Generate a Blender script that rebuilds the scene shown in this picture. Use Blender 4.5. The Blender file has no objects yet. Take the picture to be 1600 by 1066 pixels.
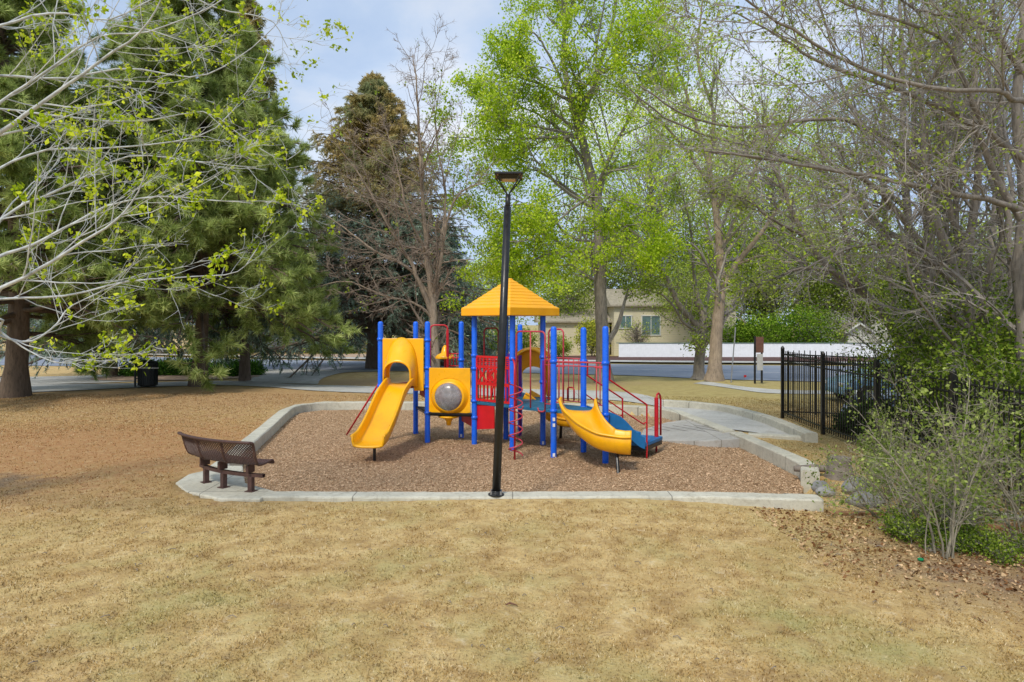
import bpy, math, random
import numpy as np
from mathutils import Vector
rng = np.random.default_rng(7); random.seed(7)
sc = bpy.context.scene; COL = sc.collection
F = 1067.0; CH = 2.8; HY = 505.0           # focal length in photo pixels, camera height, horizon row
def px(x, y, Y): return np.array([(x-800)*Y/F, Y, CH-(y-HY)*Y/F])
# ------------------------------------------------------------------ tagging
def tag(o, label=None, cat=None, group=None, kind=None):
    if label: o['label'] = label
    if cat: o['category'] = cat
    if group: o['group'] = group
    if kind: o['kind'] = kind
    return o
def empty(name, loc, label, cat, group=None):
    o = bpy.data.objects.new(name, None); COL.objects.link(o); o.location = loc
    o.empty_display_size = .2
    return tag(o, label, cat, group)
# ------------------------------------------------------------------ materials
def new_mat(name):
    m = bpy.data.materials.new(name); m.use_nodes = True; nt = m.node_tree; nt.nodes.clear()
    return m, nt, nt.nodes, nt.links
def mixrgb(nt, a, b, fac, mode='MIX'):
    n = nt.nodes.new('ShaderNodeMix'); n.data_type = 'RGBA'; n.blend_type = mode
    for sock, v in ((n.inputs[0], fac), (n.inputs[6], a), (n.inputs[7], b)):
        if isinstance(v, (int, float)): sock.default_value = v
        elif isinstance(v, tuple): sock.default_value = (*v[:3], 1)
        else: nt.links.new(v, sock)
    return n.outputs[2]
def noise(nt, vec, scale, detail=4, rough=.55, dist=0):
    n = nt.nodes.new('ShaderNodeTexNoise'); n.inputs['Scale'].default_value = scale
    n.inputs['Detail'].default_value = detail; n.inputs['Roughness'].default_value = rough
    n.inputs['Distortion'].default_value = dist
    if vec is not None: nt.links.new(vec, n.inputs['Vector'])
    return n.outputs['Fac']
def ramp(nt, fac, stops):
    n = nt.nodes.new('ShaderNodeValToRGB'); cr = n.color_ramp
    while len(cr.elements) < len(stops): cr.elements.new(.5)
    for e, (p, c) in zip(cr.elements, stops):
        e.position = p; e.color = (*c, 1) if isinstance(c, tuple) else (c, c, c, 1)
    nt.links.new(fac, n.inputs[0]); return n.outputs[0]
def mth(nt, op, a, b=None, clamp=False):
    n = nt.nodes.new('ShaderNodeMath'); n.operation = op; n.use_clamp = clamp
    for s, v in ((n.inputs[0], a), (n.inputs[1], b)):
        if v is None: continue
        if isinstance(v, (int, float)): s.default_value = v
        else: nt.links.new(v, s)
    return n.outputs[0]
def geo_pos(nt): return nt.nodes.new('ShaderNodeNewGeometry').outputs['Position']
def attr(nt, nm):
    n = nt.nodes.new('ShaderNodeAttribute'); n.attribute_name = nm; return n.outputs['Fac']
def principled(nt, color, rough=.6, bump=None, bstr=.3, bdist=.02, **kw):
    p = nt.nodes.new('ShaderNodeBsdfPrincipled'); o = nt.nodes.new('ShaderNodeOutputMaterial')
    if isinstance(color, tuple): p.inputs['Base Color'].default_value = (*color, 1)
    else: nt.links.new(color, p.inputs['Base Color'])
    if isinstance(rough, (int, float)): p.inputs['Roughness'].default_value = rough
    else: nt.links.new(rough, p.inputs['Roughness'])
    for k, v in kw.items(): p.inputs[k.replace('_', ' ')].default_value = v
    if bump is not None:
        b = nt.nodes.new('ShaderNodeBump'); b.inputs['Strength'].default_value = bstr
        b.inputs['Distance'].default_value = bdist
        nt.links.new(bump, b.inputs['Height']); nt.links.new(b.outputs[0], p.inputs['Normal'])
    nt.links.new(p.outputs[0], o.inputs[0]); return p
def simple(name, c, rough=.5, var=.12, scale=6, bump=.15, bscale=60, metal=0, dirt=None, bdist=.005, **kw):
    m, nt, N, L = new_mat(name); pos = geo_pos(nt)
    f = noise(nt, pos, scale, 5, .6)
    a = tuple(x*(1-var) for x in c); b = tuple(min(1, x*(1+var)) for x in c)
    col = ramp(nt, f, [(.3, a), (.7, b)])
    if dirt:
        g = noise(nt, pos, scale*.35, 6, .7); g = ramp(nt, g, [(.52, 0.0), (.75, .6)])
        col = mixrgb(nt, col, dirt, g)
    r = ramp(nt, noise(nt, pos, scale*2, 3), [(.3, max(0, rough-.08)), (.7, min(1, rough+.1))])
    principled(nt, col, r, noise(nt, pos, bscale, 4), bump, bdist, Metallic=metal, **kw)
    return m
YEL = simple('yellow_plastic', (1.0, .47, .002), .34, .07, 2.5, .05, 25, dirt=(.52, .24, .02))
ORG = simple('roof_plastic', (1.0, .44, .004), .42, .06, 2.5, .05, 25, dirt=(.78, .33, .02))
BLUE = simple('blue_paint', (.006, .13, .80), .30, .12, 5, .04, 40, dirt=(.05, .14, .45))
RED = simple('red_paint', (.52, .012, .022), .34, .15, 6, .04, 40)
PINKR = simple('faded_red_paint', (.48, .05, .07), .4, .2, 9, .04, 40)
REDP = simple('red_plastic', (.62, .008, .012), .4, .12, 4, .04, 30)
MAROON = simple('dark_red_plastic', (.26, .012, .016), .45, .15, 4, .05, 30)
TEAL = simple('deck_coating', (.012, .13, .24), .5, .2, 9, .2, 90)
STEPB = simple('step_coating', (.01, .16, .42), .45, .15, 6, .15, 80)
BLACK = simple('black_metal', (.012, .012, .012), .35, .3, 10, .05, 60)
PURP = simple('purple_paint', (.16, .02, .30), .35, .1, 5, .05, 30)
LENS = simple('scratched_lens', (.30, .29, .31), .22, .35, 9, .15, 20, Transmission_Weight=.35)
BENCH = simple('bench_coating', (.085, .042, .034), .5, .25, 14, .15, 90)
STICK = simple('white_sticker', (.75, .75, .75), .5, .1, 20)
STEEL = simple('galvanised_steel', (.32, .33, .34), .45, .15, 10, metal=.6)
DARKP = simple('bin_plastic', (.012, .018, .018), .5, .3, 10)
TIMBER = simple('edging_timber', (.36, .19, .09), .85, .3, 5, .5, 30)
ROCK = simple('grey_rock', (.26, .26, .25), .9, .25, 3, .5, 9, bdist=.02)
LIMBW = simple('dead_wood', (.20, .17, .14), .9, .3, 8, .5, 50)
def concrete(name, c, joints=False):
    m, nt, N, L = new_mat(name); pos = geo_pos(nt)
    f = noise(nt, pos, 1.3, 6, .65); f2 = noise(nt, pos, 14, 5, .7); f3 = noise(nt, pos, 90, 2)
    col = ramp(nt, f, [(.3, tuple(x*.78 for x in c)), (.55, c), (.8, tuple(x*1.12 for x in c))])
    col = mixrgb(nt, col, (.20, .17, .12), ramp(nt, f2, [(.5, 0.0), (.8, .55)]))
    col = mixrgb(nt, col, (.1, .1, .09), ramp(nt, f3, [(.6, 0.0), (.85, .5)]))
    sp_ = N.new('ShaderNodeSeparateXYZ'); L.new(pos, sp_.inputs[0])
    for ax_i, per_ in ((0, 2.35), (1, 2.6)):
        fr_ = mth(nt, 'FRACT', mth(nt, 'DIVIDE', sp_.outputs[ax_i], per_)); jm = mth(nt, 'LESS_THAN', fr_, .007)
        col = mixrgb(nt, col, (.12, .11, .09), mth(nt, 'MULTIPLY', jm, .75))
    st_ = noise(nt, pos, 3.2, 6, .75, 1.5); col = mixrgb(nt, col, (.24, .20, .13), ramp(nt, st_, [(.54, 0.0), (.72, .6)]))
    principled(nt, col, .88, f2, .35, .01); return m
CONC = concrete('concrete', (.56, .54, .44)); PATHM = concrete('path_concrete', (.50, .50, .47))
RAMPM = concrete('ramp_rubber', (.42, .41, .38)); WALK = concrete('sidewalk_concrete', (.52, .52, .50))
def asphalt():
    m, nt, N, L = new_mat('asphalt'); pos = geo_pos(nt)
    col = ramp(nt, noise(nt, pos, .5, 6, .7), [(.3, (.20, .23, .29)), (.7, (.28, .31, .37))])
    col = mixrgb(nt, col, (.30, .32, .35), ramp(nt, noise(nt, pos, 60, 3), [(.55, 0.0), (.8, .5)]))
    principled(nt, col, .9, noise(nt, pos, 80, 3), .3, .01); return m
ASPH = asphalt()
PAINTW = simple('road_paint', (.62, .62, .60), .7, .2, 3)
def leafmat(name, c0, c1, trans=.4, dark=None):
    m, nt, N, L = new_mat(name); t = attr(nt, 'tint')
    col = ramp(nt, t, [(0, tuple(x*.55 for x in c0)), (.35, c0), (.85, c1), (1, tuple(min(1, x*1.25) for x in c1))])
    if dark:   # world height or patch tint
        col = mixrgb(nt, col, dark, ramp(nt, noise(nt, geo_pos(nt), .45, 3), [(.45, 0.0), (.65, .8)]))
    d = N.new('ShaderNodeBsdfDiffuse'); tr = N.new('ShaderNodeBsdfTranslucent')
    L.new(col, d.inputs[0]); L.new(col, tr.inputs[0])
    mx = N.new('ShaderNodeMixShader'); mx.inputs[0].default_value = trans
    L.new(d.outputs[0], mx.inputs[1]); L.new(tr.outputs[0], mx.inputs[2])
    o = N.new('ShaderNodeOutputMaterial'); L.new(mx.outputs[0], o.inputs[0]); return m
LIME = leafmat('spring_leaves', (.37, .55, .02), (.76, .90, .10), .52)
MIDG = leafmat('background_leaves', (.16, .24, .03), (.46, .54, .10), .4)
LIME2 = leafmat('maple_leaves', (.36, .50, .02), (.70, .78, .06), .45)
SPARSE = leafmat('new_leaves', (.26, .36, .04), (.52, .62, .12), .45)
SHRUBL = leafmat('shrub_leaves', (.18, .26, .05), (.48, .56, .17), .45)
IVY = leafmat('undergrowth_leaves', (.11, .19, .02), (.38, .48, .07), .4)
DARKL = leafmat('hedge_leaves', (.03, .065, .018), (.12, .22, .05), .25)
CEDAR = leafmat('cedar_leaves', (.08, .18, .015), (.32, .48, .05), .35)
PINEN = leafmat('pine_needles', (.30, .39, .10), (.66, .74, .30), .5)
PINEY = leafmat('young_pine_needles', (.24, .34, .04), (.56, .66, .13), .35)
SPRN = leafmat('spruce_needles', (.18, .25, .18), (.52, .66, .54), .4)
SPRT = leafmat('spruce_top_needles', (.44, .35, .12), (.80, .66, .32), .45, dark=(.30, .38, .20))
CONES = leafmat('spruce_cones', (.40, .19, .08), (.62, .32, .16), .05)
def bark(name, c, sc_=1.0):
    m, nt, N, L = new_mat(name); pos = geo_pos(nt)
    mp = N.new('ShaderNodeMapping'); mp.inputs['Scale'].default_value = (1, 1, .22); L.new(pos, mp.inputs['Vector'])
    f = noise(nt, mp.outputs[0], 16*sc_, 6, .7); g = noise(nt, pos, 1.3, 4)
    col = ramp(nt, f, [(.3, tuple(x*.4 for x in c)), (.5, c), (.75, tuple(min(1, x*1.5) for x in c))])
    col = mixrgb(nt, col, tuple(x*.6 for x in c), ramp(nt, g, [(.4, 0.0), (.7, .6)]))
    principled(nt, col, .92, f, .8, .02); return m
BARKD = bark('conifer_bark', (.15, .11, .08)); BARKG = bark('grey_bark', (.25, .22, .185))
BARKT = bark('tan_bark', (.32, .25, .18)); BARKW = simple('pale_maple_bark', (.50, .52, .52), .9, .35, 9, .6, 40)
TWIG = bark('grey_twig_bark', (.31, .28, .245)); TWIGS = bark('olive_twig_bark', (.30, .27, .20)); TWIGB = bark('brown_twig_bark', (.29, .225, .17))
def lawn_mat(name, blades):
    m, nt, N, L = new_mat(name); pos = geo_pos(nt)
    sep = N.new('ShaderNodeSeparateXYZ'); L.new(pos, sep.inputs[0])
    flat = N.new('ShaderNodeCombineXYZ'); L.new(sep.outputs[0], flat.inputs[0]); L.new(sep.outputs[1], flat.inputs[1])
    P = flat.outputs[0]
    big = noise(nt, P, .55, 5, .6, .4); mid = noise(nt, P, 2.3, 5, .65, .3); fine = noise(nt, P, 24, 4, .7)
    col = ramp(nt, mid, [(.25, (.29, .175, .06)), (.42, (.48, .32, .12)), (.56, (.60, .43, .18)), (.75, (.70, .55, .27))])
    m7 = noise(nt, P, 8, 5, .75, .5)
    col = mixrgb(nt, col, (.34, .22, .10), ramp(nt, m7, [(.50, 0.0), (.68, .85)]))
    col = mixrgb(nt, col, (.70, .57, .36), ramp(nt, m7, [(.28, .8), (.44, 0.0)]))
    gm = mth(nt, 'MULTIPLY', ramp(nt, big, [(.46, 0.0), (.66, 1.0)]), ramp(nt, mid, [(.35, .2), (.6, .9)]))
    gm = mth(nt, 'MULTIPLY', gm, ramp(nt, mth(nt, 'DIVIDE', sep.outputs[1], 30), [(.2, .75), (.45, .25)]))
    gm2 = mth(nt, 'MULTIPLY', ramp(nt, mth(nt, 'DIVIDE', sep.outputs[1], 50), [(.38, 0.0), (.5, .55)]), ramp(nt, mth(nt, 'DIVIDE', sep.outputs[0], 20), [(.05, 0.0), (.25, 1.0)]))
    col = mixrgb(nt, col, (.30, .29, .09), gm)
    col = mixrgb(nt, col, (.30, .28, .09), gm2)
    # worn reddish-brown soil: left lawn at mid distance
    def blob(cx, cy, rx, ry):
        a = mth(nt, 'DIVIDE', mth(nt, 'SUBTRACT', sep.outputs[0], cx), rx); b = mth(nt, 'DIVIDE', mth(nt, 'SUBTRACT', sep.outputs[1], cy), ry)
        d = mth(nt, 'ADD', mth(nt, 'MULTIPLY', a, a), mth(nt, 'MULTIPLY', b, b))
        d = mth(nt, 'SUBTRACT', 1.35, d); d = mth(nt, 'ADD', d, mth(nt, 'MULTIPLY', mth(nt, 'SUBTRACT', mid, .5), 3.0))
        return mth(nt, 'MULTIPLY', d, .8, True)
    br = blob(-9.5, 14.2, 8.0, 5.2)
    col = mixrgb(nt, col, (.38, .185, .07), mth(nt, 'MULTIPLY', br, ramp(nt, m7, [(.35, .55), (.6, .97)])))
    br2 = blob(-11, 23, 9, 4.5)
    col = mixrgb(nt, col, (.39, .215, .10), mth(nt, 'MULTIPLY', br2, ramp(nt, m7, [(.35, .4), (.6, .85)])))
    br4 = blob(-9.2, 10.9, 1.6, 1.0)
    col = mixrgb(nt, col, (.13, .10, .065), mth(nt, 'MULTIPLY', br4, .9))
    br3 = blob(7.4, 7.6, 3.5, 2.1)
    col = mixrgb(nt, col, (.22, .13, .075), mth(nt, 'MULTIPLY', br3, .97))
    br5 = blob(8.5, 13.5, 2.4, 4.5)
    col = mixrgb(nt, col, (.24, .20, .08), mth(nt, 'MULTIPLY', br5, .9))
    isl = blob(-3, 31, 9, 3.0)
    col = mixrgb(nt, col, (.33, .22, .13), mth(nt, 'MULTIPLY', isl, .75))
    # dark flecks and bare specks
    col = mixrgb(nt, col, (.20, .13, .07), ramp(nt, fine, [(.58, 0.0), (.80, .75)]))
    vf = N.new('ShaderNodeTexVoronoi'); vf.inputs['Scale'].default_value = 2.2; L.new(P, vf.inputs['Vector'])
    col = mixrgb(nt, col, (.10, .10, .03), ramp(nt, vf.outputs['Distance'], [(.02, .8), (.06, 0.0)]))
    if blades:
        t = attr(nt, 'tint'); col = mixrgb(nt, col, ramp(nt, t, [(0, .45), (.5, .95), (1, 1.0)]), 1.0, 'MULTIPLY')
        col = mixrgb(nt, col, (.75, .66, .45), mth(nt, 'MULTIPLY', ramp(nt, t, [(.8, 0.0), (.95, 1.0)]), .6))
        d = N.new('ShaderNodeBsdfDiffuse'); L.new(col, d.inputs[0])
        o = N.new('ShaderNodeOutputMaterial'); L.new(d.outputs[0], o.inputs[0])
    else:
        principled(nt, col, .95, fine, .9, .03)
    return m
LAWN = lawn_mat('lawn_ground', False); BLADE = lawn_mat('dry_grass_blades', True)
def mulch_mat():
    m, nt, N, L = new_mat('mulch_bed'); pos = geo_pos(nt)
    col = ramp(nt, noise(nt, pos, 30, 4, .7), [(.3, (.28, .18, .09)), (.55, (.48, .32, .18)), (.75, (.62, .45, .28))])
    principled(nt, col, .95, noise(nt, pos, 30, 4), .9, .03); return m
MULCH = mulch_mat()
CHIP = leafmat('wood_chips', (.40, .25, .14), (.68, .48, .31), 0)
LITTER = leafmat('dead_leaves', (.20, .09, .035), (.58, .40, .22), .1)
# ------------------------------------------------------------------ fast mesh building
def mesh_arrays(name, verts, loops, counts, mat, parent=None, tint=None, smooth=False, loc=None):
    me = bpy.data.meshes.new(name)
    verts = np.asarray(verts, np.float32); loops = np.asarray(loops, np.int32); counts = np.asarray(counts, np.int32)
    if loc is not None: verts = verts - np.asarray(loc, np.float32)
    me.vertices.add(len(verts)); me.vertices.foreach_set('co', verts.ravel())
    me.loops.add(len(loops)); me.loops.foreach_set('vertex_index', loops)
    me.polygons.add(len(counts)); st = np.concatenate([[0], np.cumsum(counts)[:-1]]).astype(np.int32)
    me.polygons.foreach_set('loop_start', st)
    me.polygons.foreach_set('use_smooth', np.full(len(counts), smooth, bool))
    if tint is not None:
        a = me.attributes.new('tint', 'FLOAT', 'FACE'); a.data.foreach_set('value', np.clip(np.asarray(tint, np.float32), 0, 1))
    me.update(calc_edges=True); me.materials.append(mat)
    o = bpy.data.objects.new(name, me); COL.objects.link(o)
    if parent is not None: o.parent = parent
    if loc is not None and parent is None: o.location = loc
    return o
def norm(v): return v/np.maximum(np.linalg.norm(v, axis=-1, keepdims=True), 1e-9)
class Geo:
    def __init__(s): s.v = []; s.l = []; s.c = []; s.t = []; s.n = 0
    def add(s, v, faces, tint=None):
        v = np.asarray(v, float).reshape(-1, 3); faces = np.asarray(faces)
        s.v.append(v); s.l.append((faces+s.n).ravel()); s.c.append(np.full(len(faces), faces.shape[1]))
        s.t.append(np.full(len(faces), .5) if tint is None else np.broadcast_to(tint, (len(faces),)))
        s.n += len(v)
    def tubes(s, P, R, k=4):
        P = np.asarray(P, float); R = np.asarray(R, float)
        if len(P) == 0: return
        n, m, _ = P.shape; T = norm(np.gradient(P, axis=1)); mean = norm(P[:, -1]-P[:, 0])
        ref = np.where(np.abs(mean[:, 2:3]) > .7, np.array([[1., 0, 0]]), np.array([[0, 0, 1.]]))[:, None, :]
        U = norm(ref-(ref*T).sum(-1, keepdims=True)*T); V = np.cross(T, U)
        a = np.arange(k)*2*np.pi/k
        ring = (P[:, :, None, :] + R[:, :, None, None]*(np.cos(a)[None, None, :, None]*U[:, :, None, :]+np.sin(a)[None, None, :, None]*V[:, :, None, :]))
        base = (np.arange(n)*m*k)[:, None, None]; i = np.arange(m-1)[None, :, None]; j = np.arange(k)[None, None, :]; j2 = (j+1) % k
        A = base+i*k+j; B = base+i*k+j2; C = base+(i+1)*k+j2; D = base+(i+1)*k+j
        s.add(ring.reshape(-1, 3), np.stack([A, B, C, D], -1).reshape(-1, 4))
    def leaves(s, C, size, tint, aspect=.6, up=0.0, pts=5):
        """kite-shaped leaf at each centre, random facing"""
        n = len(C)
        if n == 0: return
        size = np.broadcast_to(size, (n,))[:, None]
        a = norm(rng.normal(size=(n, 3))); b = rng.normal(size=(n, 3)); b[:, 2] += up
        w = norm(np.cross(a, b)); nn = np.cross(a, w)
        p0 = C-a*size*.5; p1 = C+w*size*aspect*.5-a*size*.05+nn*size*.08; p2 = C+a*size*.5; p3 = C-w*size*aspect*.5-a*size*.05+nn*size*.08
        v = np.stack([p0, p1, p2, p3], 1).reshape(-1, 3); f = np.arange(n*4).reshape(n, 4)
        s.add(v, f, tint)
    def needles(s, base, d, length, width, tint):
        n = len(base)
        w = norm(np.cross(d, rng.normal(size=(n, 3))))*np.broadcast_to(width, (n,))[:, None]*.5
        v = np.stack([base-w, base+w, base+d*np.broadcast_to(length, (n,))[:, None]], 1).reshape(-1, 3)
        s.add(v, np.arange(n*3).reshape(n, 3), tint)
    def build(s, name, mat, parent=None, smooth=False, tint=True, loc=None):
        if not s.v: return None
        v = np.concatenate(s.v)
        if parent is not None and loc is None: v = v-np.array(parent.location)
        return mesh_arrays(name, v, np.concatenate(s.l), np.concatenate(s.c), mat, parent, np.concatenate(s.t) if tint else None, smooth, loc)
# ------------------------------------------------------------------ hand-built shapes (python lists)
class M:
    def __init__(s): s.v = []; s.f = []
    def add(s, v, f):
        n = len(s.v); s.v += [tuple(map(float, p)) for p in v]; s.f += [tuple(i+n for i in q) for q in f]; return s
    def box(s, c, size, rz=0, ax=None):
        cx, cy, cz = c; hx, hy, hz = [a/2 for a in size]; co, si = math.cos(rz), math.sin(rz); v = []
        for dz in (-hz, hz):
            for dx, dy in ((-hx, -hy), (hx, -hy), (hx, hy), (-hx, hy)):
                v.append((cx+dx*co-dy*si, cy+dx*si+dy*co, cz+dz))
        return s.add(v, [(3, 2, 1, 0), (4, 5, 6, 7), (0, 1, 5, 4), (1, 2, 6, 5), (2, 3, 7, 6), (3, 0, 4, 7)])
    def prism(s, poly, z0, z1):
        n = len(poly); a = sum(poly[i][0]*poly[(i+1) % n][1]-poly[(i+1) % n][0]*poly[i][1] for i in range(n))
        if a < 0: poly = poly[::-1]
        g = lambda z, p: z(p) if callable(z) else z
        v = [(p[0], p[1], g(z0, p)) for p in poly]+[(p[0], p[1], g(z1, p)) for p in poly]
        return s.add(v, [tuple(range(n-1, -1, -1)), tuple(range(n, 2*n))]+[(i, (i+1) % n, (i+1) % n+n, i+n) for i in range(n)])
    def wallbox(s, a, b, z0, z1, th, off=0):
        """upright board between plan points a and b"""
        a = np.array(a[:2]); b = np.array(b[:2]); d = norm(b-a); n = np.array([-d[1], d[0]])
        p = [a+n*(off-th/2), b+n*(off-th/2), b+n*(off+th/2), a+n*(off+th/2)]
        return s.prism([tuple(q) for q in p], z0, z1)
    def tube(s, path, r, k=10, caps=True):
        P = np.array(path, float); m = len(P); T = norm(np.gradient(P, axis=0)) if m > 2 else np.repeat(norm(P[1:]-P[:1]), 2, 0)
        R = np.broadcast_to(r, (m,)); U = None; v = []
        for i in range(m):
            if U is None: U = np.cross(T[i], [0, 0, 1.] if abs(T[i][2]) < .9 else [1., 0, 0])
            U = norm(U-T[i]*U.dot(T[i])); V = np.cross(T[i], U)
            for j in range(k):
                a = 2*math.pi*j/k; v.append(P[i]+R[i]*(math.cos(a)*U+math.sin(a)*V))
        f = [(i*k+j, i*k+(j+1) % k, (i+1)*k+(j+1) % k, (i+1)*k+j) for i in range(m-1) for j in range(k)]
        if caps: f += [tuple(range(k-1, -1, -1)), tuple(range((m-1)*k, m*k))]
        return s.add(v, f)
    def lathe(s, prof, o, axis=(0, 0, 1), k=24):
        ax = norm(np.array(axis, float)); U = norm(np.cross(ax, [1., 0, 0] if abs(ax[0]) < .8 else [0, 1., 0])); V = np.cross(ax, U); v = []
        for r, h in prof:
            for j in range(k):
                a = 2*math.pi*j/k; v.append(np.array(o)+ax*h+r*(math.cos(a)*U+math.sin(a)*V))
        return s.add(v, [(i*k+j, i*k+(j+1) % k, (i+1)*k+(j+1) % k, (i+1)*k+j) for i in range(len(prof)-1) for j in range(k)])
    def grid(s, rows):
        m = len(rows[0]); v = [p for r in rows for p in r]
        return s.add(v, [(i*m+j, i*m+j+1, (i+1)*m+j+1, (i+1)*m+j) for i in range(len(rows)-1) for j in range(m-1)])
    def build(s, name, mat, parent=None, bevel=0, smooth=False, solid=0, subd=0, seg=2):
        me = bpy.data.meshes.new(name); off = np.array(parent_world(parent)) if parent else np.zeros(3)
        me.from_pydata([tuple(np.array(p)-off) for p in s.v], [], s.f); me.materials.append(mat); me.update()
        o = bpy.data.objects.new(name, me); COL.objects.link(o)
        if parent: o.parent = parent
        if solid: q = o.modifiers.new('s', 'SOLIDIFY'); q.thickness = solid; q.offset = 0
        if bevel: q = o.modifiers.new('b', 'BEVEL'); q.width = bevel; q.segments = seg; q.limit_method = 'ANGLE'
        if subd: q = o.modifiers.new('u', 'SUBSURF'); q.levels = subd; q.render_levels = subd
        if smooth: me.shade_smooth() if hasattr(me, 'shade_smooth') else None
        return o
def parent_world(p):
    v = Vector((0, 0, 0))
    while p is not None: v = v+p.location; p = p.parent
    return v
def spline(pts, n=24):
    P = np.array(pts, float); P = np.vstack([2*P[0]-P[1], P, 2*P[-1]-P[-2]]); out = []; segs = len(P)-3
    for q in np.linspace(0, segs-1e-6, n):
        i = int(q); t = q-i; a, b, c, d = P[i:i+4]
        out.append(.5*((2*b)+(-a+c)*t+(2*a-5*b+4*c-d)*t*t+(-a+3*b-3*c+d)*t**3))
    return np.array(out)
# ------------------------------------------------------------------ terrain
def sstep(a, b, x): t = np.clip((np.asarray(x, float)-a)/(b-a), 0, 1); return t*t*(3-2*t)
def H(x, y):
    x = np.asarray(x, float); y = np.asarray(y, float)
    h = .20-.15*sstep(1.5, 6, x)*(1-sstep(10.5, 15, y))*sstep(-50, 0, y)
    h = h-.25*sstep(25, 36, y)
    h = h+.10*np.exp(-(((x+11)/7)**2+((y-24)/4)**2))+.03*np.sin(x*.9+1)*np.sin(y*.7)*sstep(30, 20, y)
    h = h+.28*np.exp(-(((x+9)/3.2)**2+((y-43.5)/2.2)**2))*0
    h = h+.25*np.exp(-(((x+6.5)/5)**2+((y-36)/2.5)**2))+.2*np.exp(-(((x-9.4)/1.2)**2+((y-31)/1.2)**2))
    h = h-.12*sstep(8, 10, x)*sstep(10, 13, y)*(1-sstep(26, 30, y))
    return h
MUL = [(-3.6, 10.4), (0, 10.42), (4.37, 10.43), (4.95, 11.6), (5.2, 12.4), (5.1, 16.0), (4.9, 17.1), (4.75, 18.8), (4.45, 20.2), (3.2, 21.1), (0, 21.8), (-4.86, 22.0), (-6.1, 21.9), (-6.6, 21.2), (-6.5, 20.0), (-5.95, 17), (-5.42, 14), (-5.0, 12.3), (-4.4, 11.0)]
OUT = [(-3.9, 9.95), (4.6, 9.85), (5.0, 11.2), (5.5, 12.2), (5.5, 15.2), (6.9, 14.8), (7.1, 17.8), (6.7, 20.0), (5.0, 21.8), (3.2, 21.6), (0, 22.3), (-4.9, 22.4), (-6.4, 22.3), (-7.0, 21.2), (-6.9, 20), (-6.35, 17), (-5.8, 14), (-5.6, 11.2), (-5.0, 10.2), (-4.2, 9.8)]
def inside(poly, x, y):
    x = np.asarray(x); y = np.asarray(y); r = np.zeros(x.shape, bool); n = len(poly); j = n-1
    for i in range(n):
        xi, yi = poly[i]; xj, yj = poly[j]
        if yi != yj: r ^= ((yi > y) != (yj > y)) & (x < (xj-xi)*(y-yi)/(yj-yi)+xi)
        j = i
    return r
xs = np.concatenate([np.linspace(-400, -30, 24), np.arange(-28, -13, 1.), np.arange(-12.5, 12.5, .15), np.arange(13, 30, 1.), np.linspace(32, 400, 24)])
ys = np.concatenate([np.linspace(-40, 2, 12), np.arange(2.5, 26, .15), np.arange(26.5, 70, 1.), np.linspace(75, 900, 24)])
X, Y = np.meshgrid(xs, ys); Z = H(X, Y)
hole = inside(MUL, X, Y)
for k_ in range(12): hole |= inside(MUL, X+.17*math.cos(k_*math.pi/6), Y+.17*math.sin(k_*math.pi/6))
PADP = [(-5.15, 12.3), (-5.5, 11.6), (-5.42, 11.0), (-5.0, 10.45), (-4.3, 10.0), (-3.68, 9.98), (-3.6, 10.42), (-4.3, 11.0), (-4.85, 12.3)]
hole &= ~((X > 5.25) & (Y < 12.2)); padh = inside(PADP, X, Y)
for k_ in range(12): padh &= inside(PADP, X+.1*math.cos(k_*math.pi/6), Y+.1*math.sin(k_*math.pi/6))
hole |= padh; Z[hole] = -.12
Z += np.where((Y < 26) & (np.abs(X) < 13) & ~hole, rng.normal(0, .006, X.shape), 0)
nx, ny = len(xs), len(ys); ii, jj = np.meshgrid(np.arange(ny-1), np.arange(nx-1), indexing='ij'); q = ii*nx+jj
g = Geo(); g.add(np.stack([X, Y, Z], -1).reshape(-1, 3), np.stack([q, q+1, q+nx+1, q+nx], -1).reshape(-1, 4))
tag(g.build('ground', LAWN, smooth=True, tint=False), 'dry tan lawn with green patches around the playground', kind='structure')
def ribbon(name, A, B, mat, lift=.03, n=60, cross=6, label=None, kind='structure', hfun=H):
    a = spline([(*p, 0) for p in A], n); b = spline([(*p, 0) for p in B], n); rows = []
    for i in range(n):
        r = []
        for t in np.linspace(0, 1, cross): p = a[i]*(1-t)+b[i]*t; r.append((p[0], p[1], float(hfun(p[0], p[1]))+lift))
        rows.append(r)
    o = M().grid(rows).build(name, mat, smooth=True); tag(o, label, kind=kind); return o
# mulch bed
m = M().prism(MUL, -.2, 0.0); tag(m.build('mulch_bed', MULCH), 'reddish wood chip safety surface under the climbing frame', kind='structure')
ribbon('road', [(-90, 58), (-40, 47), (-20, 43.4), (-14.2, 41.6), (-4, 39.6), (5.8, 37.1), (12.9, 32.9), (30, 27), (70, 18)], [(-90, 72), (-40, 60), (-20, 53.5), (-12, 51), (-2, 49), (7.4, 47), (17.9, 45.4), (40, 43), (90, 40)], ASPH, .03, 90, 14, 'grey asphalt street passing behind the park')
ribbon('sidewalk', [(-90, 74), (-40, 61.5), (-20, 54.5), (-12, 52), (-2, 50), (7.4, 48), (17.9, 46.6), (40, 44.5), (90, 41)], [(-90, 76), (-40, 63.2), (-20, 56.4), (-12, 54), (-2, 52), (7.4, 50), (17.9, 48.6), (40, 46.5), (90, 43)], WALK, .14, 90, 3, 'pale sidewalk on the far side of the street')
ribbon('soil_strip', [(-12, 54.1), (-2, 52.1), (7.4, 50.1), (17.9, 48.7), (40, 46.6)], [(-12, 58), (-2, 57), (7.4, 56.5), (17.9, 56.5), (40, 56.5)], simple('bark_soil', (.10, .045, .04), .95, .4, 3, .6, 30), .12, 60, 5, 'dark reddish planting strip below the white fence')
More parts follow.
